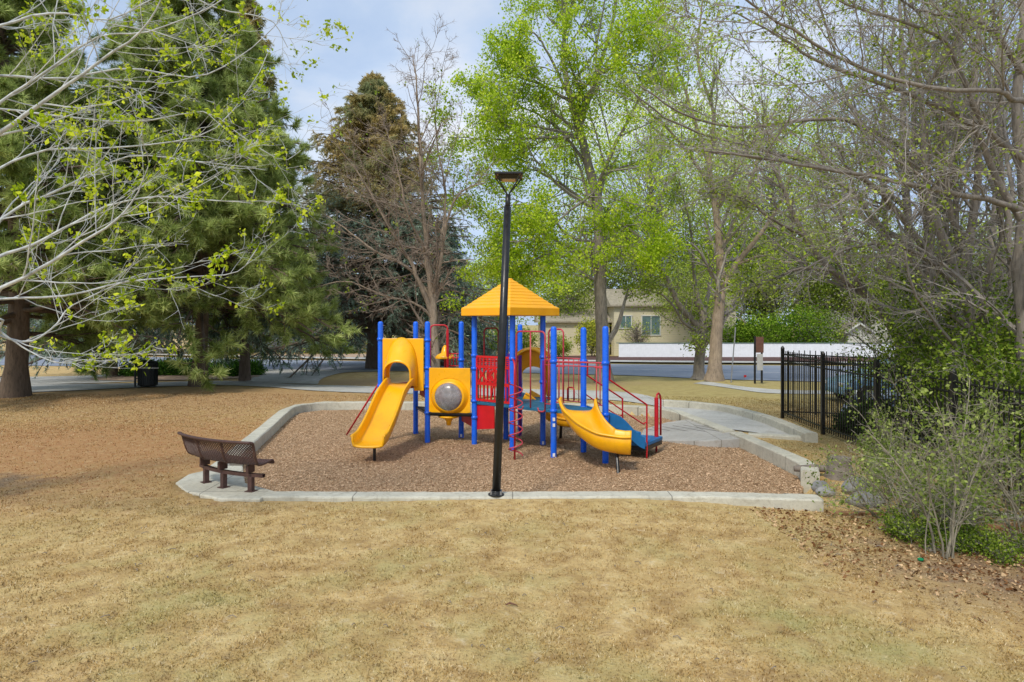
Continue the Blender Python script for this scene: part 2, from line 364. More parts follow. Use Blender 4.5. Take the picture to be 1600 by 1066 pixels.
# lane marking
ribbon('road_marking', [(-20, 48.0), (-4, 44.2), (6.6, 41.8), (15, 38.8), (30, 35)], [(-20, 48.18), (-4, 44.36), (6.6, 41.95), (15, 38.95), (30, 35.2)], PAINTW, .036, 60, 2, 'pale lane line painted on the street')
ribbon('path', [(-40, 18), (-22, 23.6), (-17, 25.2), (-14.9, 27.4), (-12.4, 28.9), (-9.7, 27.4), (-7.8, 25.7), (-4, 24.6), (0, 24.0), (3.2, 22.9), (4.4, 21.6), (4.75, 20.3), (4.95, 18.5), (5.1, 16.7)],
       [(-46, 26), (-24, 29.4), (-18, 30.6), (-15, 32.6), (-12, 32.2), (-9.8, 30.0), (-7, 28.7), (-4, 27.6), (0, 27.0), (4, 25.6), (5.2, 22.5), (6.3, 19.9), (6.65, 17.8), (6.5, 15.3)], PATHM, .025, 120, 6, 'pale concrete footpath curving behind the playground')
ribbon('path', [(-12.5, 31.5), (-13.3, 35), (-16, 42)], [(-8.5, 29.8), (-9.3, 34.5), (-7.5, 40.6)], PATHM, .032, 30, 5, 'concrete walk branching from the footpath to the street')
ribbon('path', [(-40, 29), (-24, 29.2), (-18.5, 31.5), (-18, 36), (-20, 44)], [(-50, 38), (-30, 36), (-23.5, 36.5), (-22.5, 39), (-24, 44.5)], PATHM, .028, 30, 5, 'concrete apron at the left end of the park')
ribbon('path', [(15, 27.5), (11, 27.6), (8.5, 30.5)], [(15, 26.2), (10, 26.4), (8.0, 30.2)], PATHM, .02, 24, 4, 'narrow edging path leading to the double trunk tree')
ribbon('parking_lot', [(8.8, 15.5), (9.2, 19), (11.8, 24), (14.5, 28)], [(60, 12), (60, 20), (60, 25), (60, 28)], ASPH, .03, 30, 20, 'asphalt parking lot behind the black fence', hfun=H)
# planted island at the left
def patch(name, cx, cy, rx, ry, mat, label, lift=.05):
    rows = []
    for r in np.linspace(.02, 1, 8):
        row = []
        for a in np.linspace(0, 2*math.pi, 41):
            k = 1+.08*math.sin(3*a+1); x = cx+rx*r*k*math.cos(a); y = cy+ry*r*k*math.sin(a)
            row.append((x, y, float(H(x, y))+lift+.10*(1-r*r)))
        rows.append(row)
    return tag(M().grid(rows).build(name, mat, smooth=True), label, kind='structure')
SAND = simple('sandy_mulch', (.42, .30, .21), .95, .3, 3, .6, 25)
patch('planting_bed', -17.6, 35.2, 4.2, 2.3, SAND, 'sandy mulch island holding low green junipers')
patch('planting_bed', -9.6, 50.0+9, 16, 2.6, SAND, 'tan verge beyond the far kerb on the left')
# ------------------------------------------------------------------ curbs
def curb(name, pts, w, z0, z1, label, mat=CONC, n=40, side=1, chips=.004):
    P = spline([(*p, 0) for p in pts], n)[:, :2]; T = norm(np.gradient(P, axis=0)); Nn = np.stack([-T[:, 1], T[:, 0]], 1)*side
    b = .025; rows = []
    for i in range(n):
        zt = z1(P[i]) if callable(z1) else z1
        sec = [(0, z0), (0, zt-b), (b*.4, zt-b*.35), (b, zt), (w-b, zt), (w-b*.4, zt-b*.35), (w, zt-b), (w, z0)]
        rows.append([(*(P[i]+Nn[i]*(u+random.uniform(-chips, chips))), z+random.uniform(-chips, chips)) for u, z in sec])
    mm = M().grid(rows); k = 8
    mm.f.append(tuple(range(k))); mm.f.append(tuple(range((n-1)*k+k-1, (n-1)*k-1, -1)))
    return tag(mm.build(name, mat), label, 'curb')
curb('curb', [(-3.7, 10.06), (-2, 10.02), (0, 10.02), (2.5, 10.05), (4.5, 9.86)], .33, -.15, .25, 'low concrete curb along the near edge of the wood chips', n=60)
curb('curb', [(4.95+.02, 11.75), (5.2, 12.5), (5.16, 14), (5.06, 15.9)], -.30*-1, -.15, .27, 'chipped concrete curb on the right edge of the wood chips', side=-1)
curb('curb', [(5.0, 16.2), (4.93, 17.1), (4.75, 18.8), (4.45, 20.2), (3.2, 21.1), (0, 21.8), (-4.86, 22.0), (-6.1, 21.9), (-6.6, 21.2), (-6.5, 20.0), (-5.95, 17), (-5.42, 14), (-5.2, 13), (-5.1, 12.2)], .32, -.15, .25, 'long curved concrete curb around the back and left of the wood chips', n=120, side=-1)
curb('curb', [(4.84, 21.5), (5.7, 20.9), (6.4, 19.8), (6.74, 17.8), (6.75, 16.4), (6.68, 14.9)], .28, -.15, .40, 'raised curved concrete curb beside the path on the right', n=50, side=-1)
curb('curb', [(5.38, 15.55), (6.0, 15.3), (6.66, 15.05)], .26, -.2, .28, 'short concrete wall closing the end of the path near the fence', n=12)
# bench pad
pad = [(-5.15, 12.3), (-5.5, 11.6), (-5.42, 11.0), (-5.0, 10.45), (-4.3, 10.0), (-3.68, 9.98), (-3.6, 10.42), (-4.3, 11.0), (-4.85, 12.3)]
tag(M().prism(pad, -.1, .235).build('pad', CONC, bevel=.02), 'concrete pad under the curved bench', kind='structure')
# ramp into the wood chips
rp = [(5.02, 18.6), (4.2, 18.55), (3.45, 17.9), (3.2, 17.0), (3.5, 16.2), (4.4, 15.4), (5.1, 15.3), (5.2, 16.3)]
ramp_o = M().prism(rp, -.1, lambda p: .015+.2*float(sstep(3.3, 5.2, p[0]))).build('ramp', RAMPM, bevel=.01)
tag(ramp_o, 'grey access ramp sloping into the wood chips', 'ramp')
mm = M()
for k in range(7):
    x0 = 3.55+k*.24; mm.box((x0+.25, 17.2-k*.1, .02+.2*float(sstep(3.3, 5.2, x0+.25))+.004), (.012, 1.5, .006), rz=.55)
mm.build('groove', simple('groove_dark', (.12, .11, .10), .9), ramp_o)
# ------------------------------------------------------------------ chips, grass, litter (stuff)
def scatter_quads(n, poly, xr, yr, size, asp, mat, name, label, z=0.0, tiltz=.35, ex=None, zf=None, power=1.0, tl=(0, 1)):
    x = rng.uniform(*xr, n*2); u = rng.uniform(0, 1, n*2)**power; y = yr[0]+(yr[1]-yr[0])*u
    k = np.ones(len(x), bool) if poly is None else inside(poly, x, y)
    if ex is not None: k &= ~ex(x, y)
    x = x[k][:n]; y = y[k][:n]; n = len(x); zz = (np.full(n, z) if zf is None else zf(x, y))+rng.uniform(.003, .02, n)
    a = rng.uniform(0, 2*np.pi, n); d = np.stack([np.cos(a), np.sin(a), rng.normal(0, tiltz, n)], 1); d = norm(d)
    up = norm(np.stack([rng.normal(0, tiltz, n), rng.normal(0, tiltz, n), np.ones(n)], 1)); w = norm(np.cross(d, up))
    L = size*rng.uniform(.5, 1.5, n)[:, None]; C = np.stack([x, y, zz], 1)
    v = np.stack([C-d*L/2-w*L*asp/2, C+d*L/2-w*L*asp*.35, C+d*L/2+w*L*asp*.35, C-d*L/2+w*L*asp/2], 1)
    gg = Geo(); gg.add(v.reshape(-1, 3), np.arange(n*4).reshape(n, 4), rng.uniform(*tl, n))
    return tag(gg.build(name, mat), label, kind='stuff')
scatter_quads(190000, MUL, (-6.7, 5.3), (10.4, 22), .031, .3, CHIP, 'wood_chips', 'loose reddish wood chips filling the play area', power=1.3)
scatter_quads(11000, None, (3.4, 10.5), (5.2, 9.9), .032, .7, LITTER, 'leaf_litter', 'dry fallen leaves under the shrub at right', ex=lambda x, y: (y < 8.8-.42*(x-2.2)-1.0+rng.normal(0, .5, x.shape)), zf=H, tiltz=.5)
def zoned(x, y): return inside(OUT, x, y) | ((y > 9.4) & (x > 5.5) & (y < 9.0))
n = 300000
y = 4.2+rng.uniform(0, 1, n)**1.5*20; x = rng.uniform(-1, 1, n)*(y*.80+.5); k = ~inside(OUT, x, y); x = x[k]; y = y[k]; n = len(x)
bare = np.clip(1.2-((x-7.4)/3.3)**2-((y-7.6)/2)**2, 0, 1)+np.clip(1-((x+8.2)/4.6)**2-((y-13.6)/3.4)**2, 0, .8)
k = rng.uniform(0, 1, n) > bare*.8; x = x[k]; y = y[k]; n = len(x)
z = H(x, y); a = rng.uniform(0, 2*np.pi, n); lean = rng.uniform(.2, 1.6, n); hh = rng.uniform(.008, .022, n)*(1+.02*y)
d = norm(np.stack([np.cos(a)*lean, np.sin(a)*lean, np.ones(n)], 1)); g = Geo()
g.needles(np.stack([x, y, z-.004], 1), d, hh*1.6, .0045+.0009*y, rng.uniform(0, 1, n)); tag(g.build('grass', BLADE), 'short dry straw-coloured grass on the lawn', kind='stuff')
# small debris on the lawn: twigs
g = Geo(); n = 110; x = rng.uniform(-7, 7, n); y = rng.uniform(5, 9.7, n); a = rng.uniform(0, np.pi, n); L = rng.uniform(.02, .09, n)
P = np.stack([np.stack([x, y, H(x, y)+.018], 1), np.stack([x+np.cos(a)*L*.5, y+np.sin(a)*L*.5, H(x, y)+.03], 1), np.stack([x+np.cos(a+.3)*L, y+np.sin(a+.3)*L, H(x, y)+.018], 1)], 1)
g.tubes(P, np.full((n, 3), .004), 4); tag(g.build('fallen_twigs', LIMBW, tint=False), 'small dark fallen twigs scattered on the dry lawn', kind='stuff')

# ================================================================== TREES
def bez_limb(pts, m=14): return spline(pts, m)
def grow(S, D, L, R, m, wander, up=0.0, tip=.25, sag=0.0):
    n = len(S); P = np.zeros((n, m, 3)); P[:, 0] = S; D = norm(D.copy()); st = (L/(m-1))[:, None]
    for k in range(1, m):
        D = D+rng.normal(0, wander, (n, 3)); D[:, 2] += up-sag*k/m; D = norm(D); P[:, k] = P[:, k-1]+D*st
    t = np.linspace(0, 1, m)[None, :]; return P, R[:, None]*(1-(1-tip)*t)
def kids(P, R, L, n, t0, t1, ang, lf, rf, jit=.25, taper=.5, flat=0.0, minr=.002, upb=0.0):
    N_, m, _ = P.shape
    idx = np.repeat(np.arange(N_), n); t = rng.uniform(t0, t1, len(idx)); f = t*(m-1); i = np.clip(f.astype(int), 0, m-2); fr = (f-i)[:, None]
    S = P[idx, i]*(1-fr)+P[idx, i+1]*fr; T = norm(P[idx, i+1]-P[idx, i]); r = R[idx, i]*(1-fr[:, 0])+R[idx, i+1]*fr[:, 0]
    Q = rng.normal(size=(len(idx), 3)); Q[:, 2] *= (1-flat); Q[:, 2] += upb; Q = norm(Q-(Q*T).sum(-1, keepdims=True)*T)
    a = (ang+rng.normal(0, jit, len(idx)))[:, None]; D = np.cos(a)*T+np.sin(a)*Q
    Ln = L[idx]*lf*(1-taper*t)*rng.uniform(.6, 1.25, len(idx)); return S, D, Ln, np.maximum(r*rf, minr)
def attach_leaves(g, P, frac, per, rad, size, t0=.3, aspect=.7, droop=0):
    N_, m, _ = P.shape; n = int(N_*frac)
    if n <= 0: return
    i = rng.integers(0, N_, n); k = rng.uniform(t0, 1, n)*(m-1); j = np.clip(k.astype(int), 0, m-2); fr = (k-j)[:, None]
    C = P[i, j]*(1-fr)+P[i, j+1]*fr; ct = rng.uniform(.15, .85, n)
    C = np.repeat(C, per, 0)+rng.normal(0, rad, (n*per, 3)); C[:, 2] -= droop*rng.uniform(0, 1, n*per)
    tt = np.repeat(ct, per)+rng.normal(0, .14, n*per)
    g.leaves(C, size*rng.uniform(.6, 1.4, n*per), tt, aspect)
def decid(name, label, base, limbs, cfg, barkm, twigm, leafm=None, group=None, cat='tree', locz=None):
    """limbs: list of (points, r0, r1)"""
    root = empty(name, base, label, cat, group)
    gt = Geo(); gb = Geo(); gl = Geo(); m0 = 22
    A = np.stack([bez_limb(p, m0) for p, _, _ in limbs])
    A[:, 1:-1] += rng.normal(0, 1, (len(A), m0-2, 3))*np.array([min(r0*.16, .014) for _, r0, _ in limbs])[:, None, None]
    R = np.stack([np.linspace(0, 1, m0)**.8*(r1-r0)+r0 for _, r0, r1 in limbs])
    Lm = np.array([np.linalg.norm(np.diff(a, axis=0), axis=1).sum() for a in A])
    if cfg.get('flare'):
        R[:cfg.get('nflare', 1), 0] *= cfg['flare']; R[:cfg.get('nflare', 1), 1] *= 1+(cfg['flare']-1)*.25
    gt.tubes(A, R, 10)
    P, RR, L = A, R, Lm; segs = [A]
    for li, lv in enumerate(cfg['levels']):
        S, D, Ln, Rn = kids(P, RR, L, lv['n'], lv.get('t0', .25), lv.get('t1', 1), lv.get('ang', .8), lv.get('lf', .5), lv.get('rf', .5), lv.get('jit', .25), lv.get('taper', .5), lv.get('flat', 0), lv.get('minr', .003), lv.get('upb', 0))
        if 'lmax' in lv: Ln = np.minimum(Ln, lv['lmax']*rng.uniform(.6, 1.2, len(Ln)))
        if 'keep' in lv: kk = lv['keep'](S); S, D, Ln, Rn = S[kk], D[kk], Ln[kk], Rn[kk]
        mm_ = lv.get('m', 6); P, RR = grow(S, D, Ln, Rn, mm_, lv.get('w', .12), lv.get('up', 0), lv.get('tip', .3), lv.get('sag', 0)); L = Ln
        if 'zmin' in cfg: kk = P[:, :, 2].min(1) > cfg['zmin']; P, RR, L = P[kk], RR[kk], L[kk]
        (gt if lv.get('big') else gb).tubes(P, RR, lv.get('k', 4)); segs.append(P)
        if leafm and lv.get('leaf'): attach_leaves(gl, P, *lv['leaf'], **lv.get('lkw', {}))
    gt.build('trunk', barkm, root, True, False); gb.build('branches', twigm, root, False, False)
    if leafm: gl.build('crown', leafm, root)
    return root
def P3(pts, Y0, Y1=None):
    n = len(pts); Ys = np.linspace(Y0, Y0 if Y1 is None else Y1, n); return [px(a, b, c) for (a, b), c in zip(pts, Ys)]
def LV(n, **k): k['n'] = n; return k

# --- foreground maple reaching in from the left
tb = np.array([-8.9, 8.2, .2]); tk = lambda z: np.array([-8.85+.05*z, 8.2, z])
lm = [([tb, tk(2), tk(4.5), tk(7), tk(9.5)], .22, .06)]
def ml(z, pts, Y0, Y1, r): lm.append(([tk(z)]+P3(pts, Y0, Y1), r*.62, .004))
ml(3.6, [(-60, 240), (0, 207), (60, 165), (130, 115), (200, 65), (245, 15), (270, -60)], 7.9, 7.2, .06)
ml(3.2, [(-40, 365), (0, 345), (40, 318), (120, 285), (200, 243), (300, 252), (400, 262)], 8.0, 8.6, .045)
ml(4.6, [(-40, 130), (0, 118), (100, 122), (200, 106), (300, 120), (365, 95), (420, 50), (445, 20)], 8.4, 9.4, .035)
ml(3.0, [(-40, 415), (0, 400), (50, 383), (110, 352), (170, 322), (240, 308), (330, 312), (395, 318)], 7.6, 8.0, .045)
ml(2.6, [(-40, 475), (0, 452), (60, 422), (130, 378), (180, 345), (215, 300), (235, 250)], 7.4, 6.8, .05)
ml(2.6, [(-40, 480), (0, 468), (100, 463), (200, 440), (300, 432), (370, 425), (402, 388)], 8.2, 9.0, .035)
ml(2.4, [(-30, 505), (0, 525), (50, 533), (90, 505), (112, 478), (190, 442), (260, 420)], 7.5, 7.9, .032)
ml(2.3, [(-30, 500), (0, 518), (40, 545), (85, 566), (120, 560)], 7.4, 7.8, .028)
ml(5.4, [(-40, 60), (0, 40), (90, 20), (170, 30), (260, -10), (330, -20)], 8.0, 8.4, .04)
ml(4.2, [(-40, 290), (0, 262), (70, 235), (160, 232), (240, 225), (330, 205), (395, 130), (430, 60)], 8.4, 9.6, .035)
ml(3.8, [(-40, 200), (0, 160), (60, 120), (150, 60), (230, 50), (310, 20), (380, -20)], 7.7, 7.6, .035)
ml(3.9, [(-40, 180), (0, 170), (120, 185), (220, 190), (320, 175), (380, 215), (440, 250), (470, 235)], 8.8, 9.9, .03)
ml(6.2, [(-40, -40), (60, -60), (200, -60), (330, 10), (420, 30), (450, 75)], 8.4, 9.4, .04)
mfg = dict(zmin=2.25, levels=[LV(11, t0=.22, ang=.6, lf=.36, rf=.5, w=.09, up=.035, m=9, k=5, lmax=1.7, leaf=(1.0, 5, .035, .055), lkw=dict(t0=.85)),
                   LV(6, t0=.2, ang=.7, lf=.42, rf=.55, w=.13, up=.03, m=6, k=4, minr=.0035, leaf=(.5, 7, .035, .055), lkw=dict(t0=.85), keep=lambda S: S[:, 2] > 2.2),
                   LV(2, t0=.3, ang=.7, lf=.5, rf=.7, w=.15, m=4, k=3, minr=.0025, leaf=(.16, 8, .035, .052), lkw=dict(t0=.8), keep=lambda S: S[:, 2] > 2.2)])
decid('maple_tree', 'pale-barked maple reaching in from the left with tiny lime leaves', tuple(tb), lm, mfg, BARKW, BARKW, LIME2)

# --- conifers
def pine(name, label, base, h, rad, nb, seed_, low=2.2, top_r=.4, needle=.30, tuft=26, mat=PINEN, cone=False, limit=1.0):
    root = empty(name, base, label, 'tree'); base = np.array(base, float)
    gt = Geo(); gb = Geo(); gl = Geo(); m0 = 16; zz = np.linspace(0, h, m0)
    T = base+np.stack([.25*np.sin(zz*.3), .2*np.cos(zz*.25)-.2, zz], 1); rr = (.25 if h > 18 else .33)*(1-zz/h)**.8+.03; rr[0] *= 1.5
    gt.tubes(T[None], rr[None], 12)
    u = rng.uniform(0, 1, nb)**.85; z = low+(h-low-.4)*u; S = np.stack([np.interp(z, zz, T[:, i]-base[i]) for i in range(3)], 1)+base
    az = rng.uniform(0, 2*np.pi, nb); el = -.05+.6*u; D = np.stack([np.cos(az)*np.cos(el), np.sin(az)*np.cos(el), np.sin(el)], 1)
    L = rad*(np.clip(1.05-u**1.3, .12, 1))*rng.uniform(.7, 1.1, nb); R = .03+.012*L
    P, RR = grow(S, D, L, R, 9, .07, .0, .25, .13); gt.tubes(P, RR, 6)
    S, D, L2, R2 = kids(P, RR, L, 11, .3, 1, .7, .34, .5, flat=.4, minr=.008); P2, R2 = grow(S, D, L2, R2, 5, .1, .04, .4); gb.tubes(P2, R2, 4)
    S, D, L3, R3 = kids(P2, R2, L2, 4, .3, 1, .6, .5, .6, flat=.2, minr=.007); P3_, R3 = grow(S, D, np.maximum(L3, .25), R3, 4, .1, .06, .5); gb.tubes(P3_, R3, 3)
    tips = np.concatenate([P2[:, -1], P3_[:, -1], P3_[:, 2]]); td = np.concatenate([P2[:, -1]-P2[:, -2], P3_[:, -1]-P3_[:, -2], P3_[:, 2]-P3_[:, 1]])
    td = norm(td); n = len(tips); b = np.repeat(tips, tuft, 0); d0 = np.repeat(td, tuft, 0)
    d = norm(d0*.75+rng.normal(0, .55, b.shape)+np.array([0, 0, .05])); b = b-d0*rng.uniform(0, .22, (len(b), 1))
    ct = np.repeat(rng.beta(2, 2, n), tuft)+rng.normal(0, .12, len(b))
    gl.needles(b, d, needle*rng.uniform(.7, 1.15, len(b)), .034, ct)
    gt.build('trunk', BARKD, root, True, False); gb.build('branches', BARKD, root, False, False); gl.build('crown', mat, root)
    print(label, len(b)); return root
def spruce(name, label, base, h, rad, nb, low=.8, mats=(SPRN,), needle=.13, tw=20, cones=0, droop=.10, split=None, r0=.3, hang=.35, taper=.85):
    root = empty(name, base, label, 'tree'); base = np.array(base, float)
    gt = Geo(); gb = Geo(); m0 = 12; zz = np.linspace(0, h, m0)
    T = base+np.stack([0*zz, 0*zz, zz], 1); rr = r0*(1-zz/h)**.9+.02; rr[0] *= 1.35; gt.tubes(T[None], rr[None], 10)
    u = rng.uniform(0, 1, nb)**.9; z = low+(h-low-.25)*u; S = base+np.stack([0*z, 0*z, z], 1); az = rng.uniform(0, 2*np.pi, nb)
    el = -.05+.55*u; D = np.stack([np.cos(az)*np.cos(el), np.sin(az)*np.cos(el), np.sin(el)], 1)
    L = (rad*(1-u)**taper+.25)*rng.uniform(.72, 1.1, nb); P, RR = grow(S, D, L, .012+.012*L, 8, .05, 0, .3, droop); gt.tubes(P, RR, 5)
    S, D, L2, R2 = kids(P, RR, L, tw, .15, 1, .85, .26, .45, flat=.75, minr=.006); D[:, 2] -= hang*rng.uniform(.2, 1.4, len(D))
    L2 = np.clip(L2, .25, 1.3); P2, R2 = grow(S, D, L2, R2, 5, .06, -.04, .5); gb.tubes(P2, R2, 3)
    S, D, L3, R3 = kids(P2, R2, L2, 3, .2, 1, .6, .5, .7, flat=.3, minr=.005); D[:, 2] -= hang*.6; P3_, R3 = grow(S, D, np.maximum(L3, .22), R3, 5, .06, -.06, .6)
    A = np.concatenate([P2, P3_]); per = 15; n = len(A); i = np.repeat(np.arange(n), per); t = rng.uniform(0, 1, len(i))*4; j = np.clip(t.astype(int), 0, 3); fr = (t-j)[:, None]
    b = A[i, j]*(1-fr)+A[i, j+1]*fr; td = norm(A[i, j+1]-A[i, j]); d = norm(td*.8+rng.normal(0, .5, b.shape))
    ct = np.repeat(rng.beta(2, 2, n), per)+rng.normal(0, .12, len(i)); ln = needle*rng.uniform(.7, 1.3, len(i))
    gt.build('trunk', BARKD, root, True, False); gb.build('branches', BARKD, root, False, False)
    if split is None: gl = Geo(); gl.needles(b, d, ln, .036, ct); gl.build('crown', mats[0], root)
    else:
        hi = b[:, 2]+rng.normal(0, .8, len(b)) > split
        for s_, mt, nm in ((~hi, mats[0], 'crown'), (hi, mats[1], 'crown_top')):
            gl = Geo(); gl.needles(b[s_], d[s_], ln[s_], .036, ct[s_]); gl.build(nm, mt, root)
    if cones:
        zc = base[2]+h-rng.uniform(0, 1, cones)**1.3*h*.36; k = rng.integers(0, len(P2), cones*30); C = P2[k, 3]; kk = C[:, 2] > base[2]+h*.70; C = C[kk][:cones]
        gc = Geo(); n = len(C); Pc = np.stack([C, C-[0, 0, .06], C-[0, 0, .14]], 1); gc.tubes(Pc, np.tile([[.02, .04, .01]], (n, 1)), 5)
        gc.t = [rng.uniform(0, 1, n*10)]; tag(gc.build('cones', CONES, root), kind='stuff')
    print(label, len(b)); return root
pine('pine_tree', 'large long-needled pine on the left with its trunk behind the trash bin', (-13.0, 28.3, .2), 19, 6.0, 320, 1, low=2.9, tuft=24, needle=.34)
pine('pine_tree', 'dark conifer at the far left edge with a flared trunk', (-17.2, 23.6, .15), 17, 5.6, 240, 2, low=2.1, needle=.30, tuft=22)
spruce('spruce_tree', 'dark blue spruce with drooping boughs just right of the long-needled pine', (-12.6, 32.2, .1), 18.5, 3.9, 250, low=1.7, cones=250, droop=.14, tw=22, mats=(SPRN, SPRT), split=13, r0=.2, hang=.8)
spruce('spruce_tree', 'tall blue spruce with a rusty cone-laden top behind the left slide', (-8.6, 42.5, .0), 18.2, 8.8, 500, low=2.2, cones=350, droop=.10, tw=24, mats=(SPRN, SPRT), split=9.5, r0=.40, taper=.85)
spruce('spruce_tree', 'smaller dark spruce between the tall spruce and the lime tree', (-4.6, 46, .0), 9.0, 4.2, 170, low=.6, tw=18)
spruce('spruce_tree', 'dark spruce filling the gap behind the two left conifers', (-20.5, 35, .1), 16, 6.5, 220, low=1.6, tw=20, r0=.2, hang=.7)
# --- bare multi-branched tree, centre left
b0 = px(681, 603, 27.5); b0[2] = float(H(b0[0], b0[1]))
lim = [([b0, px(678, 520, 27.5), px(672, 430, 27.4), px(662, 380, 27.3)], .20, .12),
       ([px(672, 430, 27.4), px(662, 330, 27.3), px(657, 250, 27), px(652, 150, 27), px(645, 85, 27)], .12, .015),
       ([px(677, 500, 27.5), px(655, 440, 27.2), px(630, 390, 27), px(600, 340, 26.5), px(560, 270, 26.5), px(520, 220, 26)], .11, .015),
       ([px(675, 470, 27.5), px(640, 420, 28), px(590, 395, 28.5), px(530, 350, 29), px(480, 320, 29)], .09, .012),
       ([px(676, 480, 27.5), px(688, 410, 27.2), px(700, 340, 27), px(720, 300, 26.8), px(760, 285, 26.5)], .10, .015),
       ([px(678, 500, 27.5), px(650, 475, 27), px(600, 462, 26.5), px(540, 440, 26), px(480, 452, 26)], .06, .01),
       ([px(670, 400, 27.4), px(640, 340, 26.5), px(620, 260, 26), px(600, 190, 26)], .07, .012),
       ([px(672, 430, 27.4), px(690, 370, 28), px(696, 300, 28.5), px(680, 200, 28.5), px(690, 120, 28.5)], .08, .012)]
cb = dict(flare=1.5, levels=[LV(15, t0=.15, ang=.75, lf=.42, rf=.5, w=.10, up=.03, m=8, k=4, minr=.013),
                  LV(9, t0=.12, ang=.75, lf=.45, rf=.55, w=.14, up=.02, m=6, k=3, minr=.010, leaf=(.05, 4, .1, .12)),
                  LV(7, t0=.15, ang=.8, lf=.55, rf=.7, w=.16, m=4, k=3, minr=.0062, lmax=1.0)])
decid('bare_tree', 'leafless brown tree standing behind the bubble panel', tuple(b0), lim, cb, BARKT, TWIGB, SPARSE)

# --- big lime green tree
b1 = px(944, 597, 31.5); b1[2] = float(H(b1[0], b1[1]))
lim = [([b1, px(940, 500, 31.5), px(937, 400, 31.5), px(933, 320, 31.5), px(915, 240, 31.3), px(893, 160, 31)], .33, .17),
       ([px(893, 160, 31), px(880, 90, 31), px(885, 20, 31), px(880, -80, 31)], .15, .04),
       ([px(905, 200, 31.2), px(935, 110, 31.5), px(960, 20, 32), px(970, -90, 32)], .14, .04),
       ([px(930, 300, 31.5), px(960, 230, 30), px(1000, 150, 29.5), px(1040, 60, 29)], .12, .02),
       ([px(935, 380, 31.5), px(890, 370, 31), px(850, 330, 30), px(800, 320, 30), px(740, 345, 30)], .09, .015),
       ([px(905, 215, 31.2), px(850, 215, 30.5), px(790, 218, 30), px(700, 215, 29.5)], .10, .015),
       ([px(893, 160, 31), px(840, 130, 31.5), px(790, 120, 32), px(750, 140, 32)], .09, .015),
       ([px(934, 330, 31.5), px(880, 290, 33), px(830, 265, 34), px(770, 250, 34)], .09, .015),
       ([px(938, 420, 31.5), px(905, 395, 30), px(860, 395, 29), px(820, 415, 29)], .08, .015),
       ([px(893, 160, 31), px(860, 90, 30), px(830, 50, 29.5), px(800, 70, 29.5)], .08, .015),
       ([px(936, 350, 31.5), px(970, 350, 30.5), px(1010, 380, 30), px(1030, 400, 30)], .09, .015),
       ([px(920, 260, 31.3), px(870, 200, 32), px(820, 170, 33), px(780, 180, 33.5)], .09, .015),
       ([px(893, 160, 31), px(930, 120, 29.5), px(990, 100, 29), px(1040, 120, 28.5)], .09, .015),
       ([px(930, 300, 31.5), px(890, 330, 29.5), px(840, 370, 28.5), px(780, 380, 28)], .08, .015),
       ([px(937, 400, 31.5), px(880, 400, 33), px(800, 380, 34.5), px(740, 400, 35)], .09, .015)]
cb = dict(flare=1.5, levels=[LV(13, t0=.08, ang=.9, lf=.62, rf=.5, w=.10, up=.02, m=7, k=4, lmax=5.2, minr=.012, leaf=(.7, 10, .16, .13), lkw=dict(t0=.4)),
                  LV(9, t0=.2, ang=.85, lf=.5, rf=.55, w=.14, up=.01, m=5, k=3, minr=.008, leaf=(1.8, 9, .19, .115), lkw=dict(t0=.1)),
                  LV(4, t0=.15, ang=.7, lf=.6, rf=.7, w=.14, up=.06, m=4, k=3, minr=.006, leaf=(1.1, 8, .17, .11), lkw=dict(t0=.15))])
cb['levels'][1]['keep'] = lambda S: (S[:, 2] > 3.7)
decid('green_tree', 'tall tree in bright lime spring leaf right of the lamp post', tuple(b1), lim, cb, BARKG, TWIG, LIME)

# --- double tree by the street
b2 = px(1116, 603, 30.7); b2[2] = float(H(b2[0], b2[1]))
lim = [([b2, px(1120, 520, 30.7), px(1127, 440, 30.7), px(1122, 360, 30.7), px(1108, 260, 30.5)], .34, .13),
       ([px(1108, 260, 30.5), px(1115, 180, 30.5), px(1090, 90, 30.5), px(1100, -20, 30.5)], .12, .03),
       ([px(1127, 450, 30.7), px(1160, 400, 30.4), px(1200, 350, 30), px(1230, 290, 29.5), px(1260, 180, 29)], .17, .03),
       ([px(1124, 400, 30.7), px(1150, 340, 31.5), px(1180, 260, 32), px(1200, 150, 32)], .12, .02),
       ([px(1110, 290, 30.5), px(1060, 220, 30), px(1010, 170, 29.5), px(970, 120, 29)], .09, .015),
       ([px(1118, 330, 30.7), px(1160, 250, 29), px(1200, 190, 28), px(1250, 120, 27.5)], .09, .015),
       ([px(1150, 415, 30.5), px(1190, 400, 30), px(1240, 410, 29.5), px(1290, 380, 29)], .07, .012),
       ([px(1110, 260, 30.5), px(1070, 140, 31), px(1040, 40, 31.5), px(1030, -40, 32)], .09, .015)]
cb = dict(flare=1.45, levels=[LV(10, t0=.2, ang=.8, lf=.45, rf=.5, w=.11, up=.02, m=8, k=4, lmax=3.6, minr=.012),
                  LV(8, t0=.15, ang=.8, lf=.5, rf=.55, w=.15, up=.01, m=6, k=3, minr=.009, leaf=(1.2, 10, .24, .11), lkw=dict(t0=.1)),
                  LV(3, t0=.2, ang=.8, lf=.5, rf=.7, w=.18, m=4, k=3, minr=.007, leaf=(.22, 6, .15, .11))])
decid('street_tree', 'thick pale trunk tree nearer the footpath with sparse new leaves', tuple(b2), lim, cb, BARKT, TWIG, LIME)
b3 = px(1091, 590, 34); b3[2] = float(H(b3[0], b3[1]))
